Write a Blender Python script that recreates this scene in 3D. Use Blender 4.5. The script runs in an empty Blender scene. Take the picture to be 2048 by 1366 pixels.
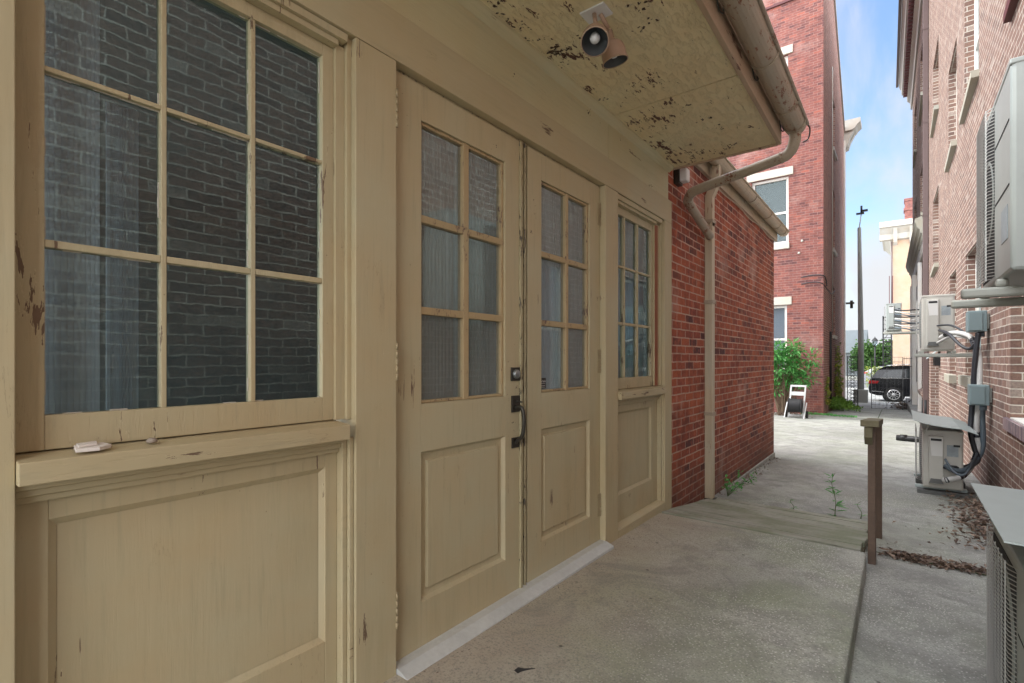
import bpy, bmesh, math, random
from mathutils import Vector
R=math.radians
rnd=random.Random(7)
sc=bpy.context.scene; COL=sc.collection
# ---------------------------------------------------------------- camera
CH=1.05; TH=math.atan(.776)
cd=bpy.data.cameras.new('camera'); cam=bpy.data.objects.new('camera',cd); COL.objects.link(cam)
cam.location=(0,0,CH); cam.rotation_euler=(R(90),0,TH)
cd.sensor_width=36; cd.lens=36*1000/2048; cd.shift_y=36/2048; cd.clip_start=.02; cd.clip_end=2000
sc.camera=cam
# ---------------------------------------------------------------- world
SUN_EL,SUN_AZ=R(50),R(262)      # azimuth of the sun, clockwise from +Y
w=bpy.data.worlds.new('World'); sc.world=w; w.use_nodes=True
nt=w.node_tree; N=nt.nodes; L=nt.links; N.clear()
out=N.new('ShaderNodeOutputWorld'); bg=N.new('ShaderNodeBackground'); L.new(bg.outputs[0],out.inputs[0])
sky=N.new('ShaderNodeTexSky'); sky.sky_type='NISHITA'; sky.sun_disc=False; sky.sun_elevation=SUN_EL; sky.sun_rotation=SUN_AZ
sky.ozone_density=3.0; sky.air_density=1.0; sky.dust_density=.6
tc=N.new('ShaderNodeTexCoord')
mp=N.new('ShaderNodeMapping'); mp.inputs['Scale'].default_value=(1.3,1.3,.9); mp.inputs['Location'].default_value=(.6,.25,.1); L.new(tc.outputs['Generated'],mp.inputs[0])
n1=N.new('ShaderNodeTexNoise'); n1.inputs['Scale'].default_value=3.2; n1.inputs['Detail'].default_value=7; n1.inputs['Roughness'].default_value=.55; n1.inputs['Distortion'].default_value=.6
L.new(mp.outputs[0],n1.inputs['Vector'])
sx=N.new('ShaderNodeSeparateXYZ'); L.new(tc.outputs['Generated'],sx.inputs[0])
# more cloud towards the horizon and overhead behind the camera
m1=N.new('ShaderNodeMapRange'); m1.inputs['From Min'].default_value=.0; m1.inputs['From Max'].default_value=.45; m1.inputs['To Min'].default_value=.24; m1.inputs['To Max'].default_value=0.0; L.new(sx.outputs['Z'],m1.inputs['Value'])
m2=N.new('ShaderNodeMapRange'); m2.inputs['From Min'].default_value=.62; m2.inputs['From Max'].default_value=.0; m2.inputs['To Min'].default_value=.0; m2.inputs['To Max'].default_value=.5; L.new(sx.outputs['Y'],m2.inputs['Value'])
a1=N.new('ShaderNodeMath'); L.new(n1.outputs['Fac'],a1.inputs[0]); L.new(m1.outputs[0],a1.inputs[1])
a2=N.new('ShaderNodeMath'); L.new(a1.outputs[0],a2.inputs[0]); L.new(m2.outputs[0],a2.inputs[1])
cr=N.new('ShaderNodeMapRange'); cr.interpolation_type='SMOOTHSTEP'; cr.inputs['From Min'].default_value=.44; cr.inputs['From Max'].default_value=.78; L.new(a2.outputs[0],cr.inputs['Value'])
# clouds are brighter overhead
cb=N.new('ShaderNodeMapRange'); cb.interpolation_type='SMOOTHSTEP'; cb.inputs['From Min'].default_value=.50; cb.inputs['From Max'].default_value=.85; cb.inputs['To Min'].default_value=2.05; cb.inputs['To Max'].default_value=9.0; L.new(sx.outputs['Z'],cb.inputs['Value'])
cb2=N.new('ShaderNodeMapRange'); cb2.interpolation_type='SMOOTHSTEP'; cb2.inputs['From Min'].default_value=.35; cb2.inputs['From Max'].default_value=-.3; cb2.inputs['To Min'].default_value=0; cb2.inputs['To Max'].default_value=11.5; L.new(sx.outputs['Y'],cb2.inputs['Value'])  # unseen clouds behind the camera brightened to lift the facade
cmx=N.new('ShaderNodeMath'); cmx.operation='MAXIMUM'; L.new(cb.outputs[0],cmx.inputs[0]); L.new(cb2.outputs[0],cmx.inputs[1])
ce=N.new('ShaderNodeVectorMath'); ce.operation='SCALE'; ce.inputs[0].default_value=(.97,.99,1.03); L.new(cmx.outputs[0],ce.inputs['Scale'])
ss=N.new('ShaderNodeVectorMath'); ss.operation='SCALE'; L.new(sky.outputs[0],ss.inputs[0]); ss.inputs['Scale'].default_value=.70
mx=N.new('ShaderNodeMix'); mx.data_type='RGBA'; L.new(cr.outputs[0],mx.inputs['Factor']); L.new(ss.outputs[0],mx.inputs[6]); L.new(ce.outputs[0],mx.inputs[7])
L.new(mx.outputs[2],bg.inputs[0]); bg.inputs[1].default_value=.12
# ---------------------------------------------------------------- sun
sd=bpy.data.lights.new('sun','SUN'); sd.energy=.85; sd.angle=R(16); sd.color=(1,.96,.9)
sun=bpy.data.objects.new('sun',sd); COL.objects.link(sun)
dv=Vector((math.sin(SUN_AZ)*math.cos(SUN_EL),math.cos(SUN_AZ)*math.cos(SUN_EL),math.sin(SUN_EL)))
sun.rotation_euler=dv.to_track_quat('Z','Y').to_euler()
sc.view_settings.view_transform='Standard'; sc.view_settings.look='None'; sc.view_settings.exposure=1.88; sc.view_settings.gamma=1
sc.cycles.max_bounces=10; sc.cycles.diffuse_bounces=6; sc.cycles.glossy_bounces=4; sc.cycles.transparent_max_bounces=12

# ================================================================ materials
def mat(name):
    m=bpy.data.materials.new(name); m.use_nodes=True; t=m.node_tree; b=t.nodes['Principled BSDF']; return m,t,b
def nd(t,k,**kw):
    n=t.nodes.new(k)
    for a,v in kw.items():
        if a.startswith('i_'): n.inputs[a[2:].replace('_',' ')].default_value=v
        else: setattr(n,a,v)
    return n
def ramp(t,src,stops,interp='LINEAR'):
    r=t.nodes.new('ShaderNodeValToRGB'); r.color_ramp.interpolation=interp; e=r.color_ramp.elements
    while len(e)<len(stops): e.new(.5)
    for x,(p,c) in zip(e,stops): x.position=p; x.color=(c,c,c,1) if not isinstance(c,tuple) else (*c,1)
    t.links.new(src,r.inputs[0]); return r.outputs[0]
def coords(t,scale=(1,1,1),kind='Object',loc=(0,0,0)):
    c=nd(t,'ShaderNodeTexCoord'); m=nd(t,'ShaderNodeMapping'); m.inputs['Scale'].default_value=scale; m.inputs['Location'].default_value=loc
    t.links.new(c.outputs[kind],m.inputs[0]); return m.outputs[0]
def noise(t,vec,scale,detail=4,rough=.5,dist=0):
    n=nd(t,'ShaderNodeTexNoise'); n.inputs['Scale'].default_value=scale; n.inputs['Detail'].default_value=detail; n.inputs['Roughness'].default_value=rough; n.inputs['Distortion'].default_value=dist
    t.links.new(vec,n.inputs['Vector']); return n.outputs['Fac']
def mixc(t,f,a,b,mode='MIX'):
    m=nd(t,'ShaderNodeMix',data_type='RGBA',blend_type=mode)
    for s,v in ((m.inputs['Factor'],f),(m.inputs[6],a),(m.inputs[7],b)):
        if isinstance(v,(int,float)): s.default_value=v
        elif isinstance(v,tuple): s.default_value=(*v,1)
        else: t.links.new(v,s)
    return m.outputs[2]
def math_(t,op,a,b=0):
    m=nd(t,'ShaderNodeMath',operation=op)
    for s,v in zip(m.inputs,(a,b)):
        if isinstance(v,(int,float)): s.default_value=v
        else: t.links.new(v,s)
    return m.outputs[0]
def bump(t,b,h,strength=.3,dist=.002,prev=None):
    n=nd(t,'ShaderNodeBump'); n.inputs['Strength'].default_value=strength; n.inputs['Distance'].default_value=dist
    t.links.new(h,n.inputs['Height'])
    if prev: t.links.new(prev,n.inputs['Normal'])
    t.links.new(n.outputs[0],b.inputs['Normal']); return n.outputs[0]

def paint(name,base,grain=(1,1,1),peel=.0,peelcol=(.10,.065,.04),peelscale=9,rough=.55,grey=.0,crackle=.25,pinkish=.25,wallward=0):
    m,t,b=mat(name); o=coords(t)
    g=coords(t,grain)
    big=noise(t,o,1.7,4,.6); mid=noise(t,o,7,5,.6)
    gr=noise(t,g,60,5,.6); fine=noise(t,o,160,3,.6)
    c=mixc(t,ramp(t,big,[(.35,0.),(.68,1.)]),base,tuple(x*y for x,y in zip(base,(1.0,.90,.80))))
    c=mixc(t,ramp(t,mid,[(.42,0.),(.75,pinkish)]),c,(base[0]*1.06,base[1]*.91,base[2]*.84))
    c=mixc(t,ramp(t,gr,[(.30,.35),(.46,0.)]),c,tuple(x*.72 for x in base))
    # dirt spots
    v=nd(t,'ShaderNodeTexVoronoi'); v.inputs['Scale'].default_value=26; t.links.new(o,v.inputs['Vector'])
    sp=ramp(t,v.outputs['Distance'],[(.035,1.),(.06,0.)]); spm=ramp(t,noise(t,o,3,2),[(.5,0.),(.62,.8)])
    c=mixc(t,math_(t,'MULTIPLY',sp,spm),c,(.13,.09,.05))
    ck=noise(t,coords(t,tuple(max(x,.12) for x in grain)),9,6,.7,.6)
    ckl=math_(t,'MULTIPLY',ramp(t,math_(t,'ABSOLUTE',math_(t,'SUBTRACT',ck,.5)),[(.0015,1.),(.004,0.)]),ramp(t,noise(t,o,3.3,2),[(.56,0.),(.66,.5)]))
    c=mixc(t,ckl,c,(.14,.10,.06))
    gm=math_(t,'MULTIPLY',ramp(t,noise(t,g,14,5,.65),[(.48,0.),(.7,.36)]),ramp(t,noise(t,o,1.1,3),[(.45,0.),(.62,1.)]))
    c=mixc(t,gm,c,tuple(x*f for x,f in zip(base,(.62,.60,.52))))
    h=mixc(t,.35,gr,mid)
    nrm=bump(t,b,h,.35,.0015)
    if crackle:
        vc=nd(t,'ShaderNodeTexNoise'); vc.inputs['Scale'].default_value=38; vc.inputs['Detail'].default_value=6; vc.inputs['Roughness'].default_value=.7; t.links.new(g,vc.inputs['Vector'])
        nrm=bump(t,b,ramp(t,vc.outputs['Fac'],[(.42,0.),(.5,1.)]),crackle,.002,nrm)
    if peel>0:
        p1=noise(t,o,peelscale*.28,3,.55,.5); p2=noise(t,g,peelscale*2.6,6,.72,.4)
        s=math_(t,'ADD',math_(t,'MULTIPLY',p1,.6),math_(t,'MULTIPLY',p2,1.0))
        th=1.13-peel
        if wallward:
            sx_=nd(t,'ShaderNodeSeparateXYZ'); t.links.new(o,sx_.inputs[0]); mr_=nd(t,'ShaderNodeMapRange'); mr_.inputs['From Min'].default_value=.05; mr_.inputs['From Max'].default_value=.40; mr_.inputs['To Min'].default_value=wallward; mr_.inputs['To Max'].default_value=0; t.links.new(sx_.outputs['X'],mr_.inputs['Value']); s=math_(t,'ADD',s,mr_.outputs[0])
        mask=ramp(t,math_(t,'SUBTRACT',s,th-.5),[(.5,0.),(.507,1.)])
        edge=ramp(t,math_(t,'SUBTRACT',s,th-.5),[(.482,0.),(.497,1.),(.5,0.)])
        c=mixc(t,math_(t,'MULTIPLY',edge,.6),c,tuple(min(1,x*1.35) for x in base))
        c=mixc(t,mask,c,mixc(t,mid,peelcol,tuple(x*2.2 for x in peelcol)))
        inv=math_(t,'SUBTRACT',1,mask); bump(t,b,inv,.7,.003,nrm)
    t.links.new(c,b.inputs['Base Color']); b.inputs['Roughness'].default_value=rough
    return m
TAN=(.455,.405,.262)
M={}
M['pv']=paint('tan_paint_upright',TAN,(1,1,.06),peel=.115,peelscale=15,crackle=.12)
M['ph']=paint('tan_paint_level',TAN,(1,.06,1),peel=.13,peelscale=15,crackle=.12)
M['pvw']=paint('tan_paint_worn_upright',TAN,(1,1,.12),peel=.20,crackle=.25)
M['phw']=paint('tan_paint_worn_level',TAN,(1,.12,1),peel=.18,crackle=.3)
M['pmold']=paint('tan_paint_flaking',(.38,.34,.21),(1,1,.25),peel=.25,peelcol=(.06,.05,.035),peelscale=30,crackle=.5)
M['frz']=paint('olive_tan_paint',(.52,.485,.31),(1,.05,1),peel=.12,crackle=.3,pinkish=.1)
M['soffit']=paint('peeling_soffit_paint',(.74,.67,.43),(1,.3,1),peel=.165,peelcol=(.06,.02,.012),peelscale=17,crackle=1.0,pinkish=.35,wallward=.075)
M['fascia']=paint('pinkish_fascia_paint',(.44,.345,.25),(1,.1,1),peel=.15,peelcol=(.09,.045,.03),crackle=.2)
M['gutter']=paint('weathered_gutter_paint',(.37,.33,.26),(1,.3,1),peel=.20,peelcol=(.14,.055,.025),peelscale=24,rough=.45,crackle=.1,pinkish=.6)
M['pipe']=paint('cream_pipe_paint',(.50,.45,.34),(1,1,.1),peel=.15,peelcol=(.15,.08,.05),peelscale=18,rough=.45,crackle=.1)
M['stone']=paint('pale_stone_paint',(.50,.485,.44),(1,1,1),peel=.15,peelcol=(.25,.22,.2),peelscale=14,crackle=.2,pinkish=0)
M['white']=paint('white_frame_paint',(.72,.72,.70),(1,1,.2),peel=.08,peelcol=(.3,.28,.25),crackle=.1,pinkish=0)
M['trimgrey']=paint('grey_trim_paint',(.42,.41,.38),(1,.1,1),peel=.1,peelcol=(.2,.18,.16),crackle=.1,pinkish=0)
M['sillgrey']=paint('concrete_sill',(.36,.36,.31),(1,1,1),peel=.12,peelcol=(.18,.18,.14),peelscale=14,rough=.85,pinkish=0)
M['redwood']=paint('bare_red_wood',(.26,.075,.03),(1,1,.1),peel=0,crackle=.2,pinkish=0)
M['peach']=paint('peach_stucco',(.46,.34,.25),(1,1,1),peel=.0,crackle=.1,rough=.8)
M['darkred']=paint('dark_red_paint',(.09,.018,.02),(1,1,1),peel=0,crackle=.1,pinkish=0)

def simple(name,col,rough=.5,metal=0,var=.15,scale=20,bmp=.15,spec=None):
    m,t,b=mat(name); o=coords(t); n=noise(t,o,scale,5,.6); n2=noise(t,o,scale*.12,3,.5)
    c=mixc(t,n,tuple(x*(1-var) for x in col),tuple(min(1,x*(1+var)) for x in col))
    c=mixc(t,ramp(t,n2,[(.4,0.),(.75,var*1.6)]),c,tuple(x*.55 for x in col))
    t.links.new(c,b.inputs['Base Color']); b.inputs['Roughness'].default_value=rough; b.inputs['Metallic'].default_value=metal
    if bmp: bump(t,b,n,bmp,.002)
    return m
M['acbox']=simple('ac_beige_enamel',(.50,.49,.44),.42,0,.14,6,.04)
M['aclight']=simple('ac_pale_panel',(.66,.66,.63),.35,0,.04,6,.02)
M['acgrey']=simple('ac_grey_green_enamel',(.33,.36,.34),.42,0,.16,5,.04)
M['wire']=simple('galvanised_wire',(.50,.50,.47),.35,.5,.15,30,0)
M['dark']=simple('dark_cavity',(.018,.02,.02),.7,0,.2,20,0)
M['sheet']=simple('galvanised_sheet',(.42,.48,.47),.42,.35,.12,9,.08)
M['bracket']=simple('painted_steel_bracket',(.36,.37,.33),.45,.1,.12,16,.06)
M['block']=simple('dark_rubber_block',(.13,.135,.13),.85,0,.3,30,.3)
M['jbox']=simple('blue_grey_plastic',(.17,.23,.24),.5,0,.08,10,.05)
M['blackcable']=simple('black_cable',(.022,.024,.03),.45,0,.2,30,.05)
M['greycond']=simple('grey_conduit',(.10,.13,.155),.45,0,.1,14,.05)
M['insul']=simple('white_insulation',(.55,.55,.53),.6,0,.12,26,.15)
M['bronze']=simple('dark_bronze',(.06,.055,.045),.45,.6,.35,60,.2)
M['steel']=simple('worn_steel',(.32,.34,.34),.35,.8,.3,60,.2)
M['alu']=simple('aluminium_threshold',(.66,.69,.69),.40,.35,.18,40,.1)
M['brass']=simple('painted_hinge',(.36,.29,.17),.5,.1,.35,90,.5)
M['lampbrown']=simple('faded_brown_enamel',(.44,.30,.22),.5,0,.18,30,.08)
M['lampin']=simple('grey_reflector',(.13,.14,.145),.4,.2,.2,30,.05)
M['lampin'].use_backface_culling=False
M['bulb']=simple('white_bulb_glass',(.75,.76,.76),.15,0,.05,30,0)
M['plate']=simple('white_metal_plate',(.72,.73,.74),.35,0,.06,30,.05)
M['brownpipe']=simple('brown_downspout',(.115,.075,.07),.4,.1,.12,12,.05)
M['iron']=simple('black_iron',(.012,.012,.013),.5,.3,.3,30,.1)
M['greyiron']=simple('grey_wire_gate',(.12,.12,.12),.5,.4,.3,30,.1)
M['pole']=simple('concrete_pole',(.30,.31,.29),.8,0,.15,14,.15)
M['slate']=simple('grey_shingles',(.11,.13,.14),.9,0,.15,8,.3)
M['palewall']=simple('pale_siding',(.18,.20,.21),.8,0,.08,8,.1)
M['carblack']=simple('black_car_paint',(.012,.013,.016),.12,.1,.1,3,0)
M['carsilver']=simple('silver_car_paint',(.45,.47,.50),.2,.6,.05,3,0)
M['glassdark']=simple('dark_car_glass',(.015,.02,.022),.05,0,.1,3,0)
M['tyre']=simple('tyre_rubber',(.02,.02,.02),.85,0,.2,30,.1)
M['rim']=simple('alloy_rim',(.60,.61,.62),.25,.7,.05,9,0)
M['chrome']=simple('chrome_trim',(.7,.7,.7),.15,.9,.05,9,0)
M['tail']=simple('red_tail_lamp',(.35,.01,.012),.2,0,.1,9,0)
M['post']=simple('brown_weathered_post',(.13,.085,.06),.7,0,.3,50,.3)
M['posttop']=simple('grey_green_weathered_board',(.17,.15,.09),.8,0,.3,50,.3)
M['hose']=simple('black_hose',(.03,.03,.032),.6,0,.3,60,.2)
M['cartwhite']=simple('grey_white_plastic',(.55,.55,.54),.5,0,.1,30,.1)
M['carbase']=simple('rubble_stone',(.30,.24,.20),.9,0,.3,10,.4)
M['chip']=simple('white_plaster_chip',(.72,.66,.60),.8,0,.12,60,.4)
M['putty']=simple('dried_putty',(.50,.47,.40),.8,0,.2,60,.4)
M['ivory']=simple('stone_chip',(.30,.25,.20),.8,0,.2,60,.4)
M['roof']=simple('dark_roofing',(.08,.08,.08),.9,0,.2,6,.3)
M['room']=simple('dim_teal_plaster',(.11,.145,.15),.9,0,.1,5,.1)
M['sticker']=simple('black_sticker',(.02,.02,.02),.5,0,.1,5,0)
M['print']=simple('white_print',(.75,.75,.75),.6,0,.02,5,0)
M['labelblue']=simple('grey_blue_label',(.33,.38,.40),.5,0,.35,60,0)
M['moss']=simple('moss',(.05,.08,.025),.9,0,.4,40,.5)

def fabric(name,col,fold=24):
    m,t,b=mat(name); o=coords(t,(1,1,.03)); n=noise(t,o,fold*.4,2,.4); f=noise(t,coords(t),300,2,.5)
    c=mixc(t,n,tuple(x*.93 for x in col),tuple(min(1,x*1.05) for x in col))
    t.links.new(c,b.inputs['Base Color']); b.inputs['Roughness'].default_value=.9
    ot=t.nodes['Material Output']; tl=nd(t,'ShaderNodeBsdfTranslucent'); t.links.new(c,tl.inputs['Color']); ms=nd(t,'ShaderNodeMixShader'); ms.inputs[0].default_value=.45
    t.links.new(b.outputs[0],ms.inputs[1]); t.links.new(tl.outputs[0],ms.inputs[2]); t.links.new(ms.outputs[0],ot.inputs[0]); return m
M['curtain']=fabric('white_curtain',(.62,.66,.70)); M['curtaind']=fabric('blue_grey_curtain',(.46,.53,.58))  # second cloth is a darker blue-grey
M['sheer']=fabric('grey_sheer',(.36,.38,.355)); M['sheerb']=fabric('teal_sheer',(.34,.45,.46)); M['curtr']=fabric('blue_white_curtain',(.66,.72,.80))

def glass(name,refl=.16,tint=(.8,.86,.86),dust=.05,edge=.8,film=0.,wave=.07):
    m,t,b=mat(name); t.nodes.remove(b); o=t.nodes['Material Output']
    gl=nd(t,'ShaderNodeBsdfGlossy'); gl.inputs['Roughness'].default_value=.012; gl.inputs['Color'].default_value=(.72,.86,.86,1)
    tr=nd(t,'ShaderNodeBsdfTransparent'); tr.inputs['Color'].default_value=(*tint,1)
    lw=nd(t,'ShaderNodeLayerWeight'); lw.inputs['Blend'].default_value=.35
    f=math_(t,'ADD',math_(t,'MULTIPLY',lw.outputs['Fresnel'],edge),refl)
    mx=nd(t,'ShaderNodeMixShader'); t.links.new(f,mx.inputs[0]); t.links.new(tr.outputs[0],mx.inputs[1]); t.links.new(gl.outputs[0],mx.inputs[2])
    c=coords(t); n=noise(t,c,5,3,.5)
    # old wavy glass
    bp=nd(t,'ShaderNodeBump'); bp.inputs['Strength'].default_value=wave; bp.inputs['Distance'].default_value=.006; t.links.new(n,bp.inputs['Height']); t.links.new(bp.outputs[0],gl.inputs['Normal'])
    df=nd(t,'ShaderNodeBsdfDiffuse'); df.inputs['Color'].default_value=(.5,.52,.5,1)
    d=nd(t,'ShaderNodeMixShader'); dn=ramp(t,noise(t,c,60,6,.7),[(.3,0.),(.9,dust*2.5)])
    sp=nd(t,'ShaderNodeTexVoronoi'); sp.inputs['Scale'].default_value=55; t.links.new(c,sp.inputs['Vector'])
    spk=math_(t,'MULTIPLY',ramp(t,sp.outputs['Distance'],[(.03,1.),(.06,0.)]),ramp(t,noise(t,c,14,2),[(.55,0.),(.7,.5)]))
    t.links.new(math_(t,'ADD',math_(t,'ADD',dn,film),spk),d.inputs[0]); t.links.new(mx.outputs[0],d.inputs[1]); t.links.new(df.outputs[0],d.inputs[2])
    t.links.new(d.outputs[0],o.inputs[0]); return m
M['glass']=glass('old_window_glass',.068,(.66,.76,.75),.02,.75); M['glassdoor']=glass('dusty_door_glass',.12,(.75,.80,.78),.06,.50,.17); M['glassfar']=glass('far_window_glass',.05,(.7,.75,.8),.03,.4)

def brick(name,c1,c2,dark,mortar,bw=.215,rh=.075,ms=.011,darkamt=.35,mvar=.3,blotch=None,blotchf=.0,rough=.9,bs=.6,pale=None,paleamt=0.,efflo=0.,low=None):
    m,t,b=mat(name)
    uv=nd(t,'ShaderNodeTexCoord').outputs['UV']
    nz=nd(t,'ShaderNodeTexNoise'); nz.inputs['Scale'].default_value=9; nz.inputs['Detail'].default_value=3; t.links.new(uv,nz.inputs['Vector'])
    sb=nd(t,'ShaderNodeVectorMath',operation='SUBTRACT'); t.links.new(nz.outputs['Color'],sb.inputs[0]); sb.inputs[1].default_value=(.5,.5,.5)
    scl=nd(t,'ShaderNodeVectorMath',operation='SCALE'); scl.inputs['Scale'].default_value=.010; t.links.new(sb.outputs[0],scl.inputs[0])
    ad=nd(t,'ShaderNodeVectorMath',operation='ADD'); t.links.new(uv,ad.inputs[0]); t.links.new(scl.outputs[0],ad.inputs[1]); v=ad.outputs[0]
    def bt(a,bb,mo,bias=0.):
        n=nd(t,'ShaderNodeTexBrick'); n.offset=.5; n.inputs['Scale'].default_value=1; n.inputs['Mortar Size'].default_value=ms*.5; n.inputs['Mortar Smooth'].default_value=.25
        n.inputs['Brick Width'].default_value=bw; n.inputs['Row Height'].default_value=rh; n.inputs['Bias'].default_value=bias
        n.inputs['Color1'].default_value=(*a,1); n.inputs['Color2'].default_value=(*bb,1); n.inputs['Mortar'].default_value=(*mo,1); t.links.new(v,n.inputs['Vector']); return n
    k=bt((0,0,0),(1,1,1),(0,0,0))
    rv=k.outputs['Color']; fac=k.outputs['Fac']
    c=mixc(t,rv,c1,c2)
    # per-brick second random: hash the first
    h=math_(t,'FRACT',math_(t,'MULTIPLY',rv,37.13))
    c=mixc(t,ramp(t,h,[(1-darkamt-.06,0.),(1-darkamt+.06,.85)]),c,dark)
    if pale: 
        h2=math_(t,'FRACT',math_(t,'MULTIPLY',rv,91.7)); c=mixc(t,ramp(t,h2,[(1-paleamt-.04,0.),(1-paleamt+.04,.8)]),c,pale)
    fn=noise(t,uv,60,5,.65); gn=noise(t,uv,2.2,4,.6)
    c=mixc(t,ramp(t,fn,[(.3,.45),(.6,0.)]),c,tuple(x*.6 for x in dark))
    if blotch: c=mixc(t,ramp(t,gn,[(.42,0.),(.7,blotchf)]),c,blotch)
    mo=mixc(t,fn,tuple(x*(1-mvar) for x in mortar),tuple(min(1,x*(1+mvar)) for x in mortar))
    mg=ramp(t,noise(t,uv,1.3,3,.6),[(.38,0.),(.6,1.)]); mo=mixc(t,math_(t,'MULTIPLY',mg,.45),mo,tuple(x*.6 for x in mortar))
    c=mixc(t,fac,c,mo)
    st=math_(t,'MULTIPLY',ramp(t,noise(t,uv,3.1,6,.7,.5),[(.47,0.),(.68,.6)]),1.0); c=mixc(t,st,c,tuple(x*.62 for x in c2))
    st2=ramp(t,noise(t,uv,13,5,.7),[(.5,0.),(.72,.5)]); c=mixc(t,st2,c,tuple(min(1,x*1.5) for x in c1))
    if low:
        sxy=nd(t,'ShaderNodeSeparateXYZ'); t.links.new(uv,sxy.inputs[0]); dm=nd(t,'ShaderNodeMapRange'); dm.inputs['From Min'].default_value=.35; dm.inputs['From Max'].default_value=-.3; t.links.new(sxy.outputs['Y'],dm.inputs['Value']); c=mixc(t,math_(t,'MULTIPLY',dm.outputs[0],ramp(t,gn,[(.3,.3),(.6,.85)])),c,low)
    if efflo:
        e=math_(t,'MULTIPLY',ramp(t,noise(t,uv,1.1,5,.65),[(.55,0.),(.75,1.)]),efflo); c=mixc(t,e,c,(.62,.56,.52))
    t.links.new(c,b.inputs['Base Color']); b.inputs['Roughness'].default_value=rough
    inv=math_(t,'SUBTRACT',1,fac); hh=math_(t,'ADD',inv,math_(t,'MULTIPLY',fn,.5)); hh=math_(t,'ADD',hh,math_(t,'MULTIPLY',rv,.15)); bump(t,b,hh,bs,.006)
    return m
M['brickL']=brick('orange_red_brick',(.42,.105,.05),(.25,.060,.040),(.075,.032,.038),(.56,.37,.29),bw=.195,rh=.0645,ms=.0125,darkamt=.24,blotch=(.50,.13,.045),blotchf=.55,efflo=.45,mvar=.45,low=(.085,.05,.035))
M['brickT']=brick('dark_red_brick',(.27,.095,.075),(.21,.075,.065),(.10,.042,.045),(.33,.215,.19),bw=.21,rh=.072,ms=.010,darkamt=.22,blotch=(.30,.10,.07),blotchf=.5,efflo=.22,mvar=.5,pale=(.42,.12,.08),paleamt=.06)
M['brickTs']=brick('side_red_brick',(.36,.16,.12),(.30,.13,.10),(.18,.09,.08),(.62,.50,.43),bw=.21,rh=.072,ms=.014,darkamt=.2,efflo=.12)
M['brickR']=brick('brown_pink_brick',(.24,.14,.105),(.195,.112,.088),(.14,.085,.07),(.62,.565,.49),bw=.21,rh=.0672,ms=.011,darkamt=.2,pale=(.40,.33,.28),paleamt=.07,efflo=.08,mvar=.3)
M['rowlock']=brick('rowlock_brick',(.30,.20,.20),(.20,.14,.16),(.10,.08,.10),(.5,.46,.45),bw=.058,rh=.4,ms=.010,darkamt=.3)
M['brickB']=brick('far_brown_brick',(.28,.14,.09),(.22,.11,.08),(.15,.08,.06),(.35,.28,.23),bw=.25,rh=.09,darkamt=.2)

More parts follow.
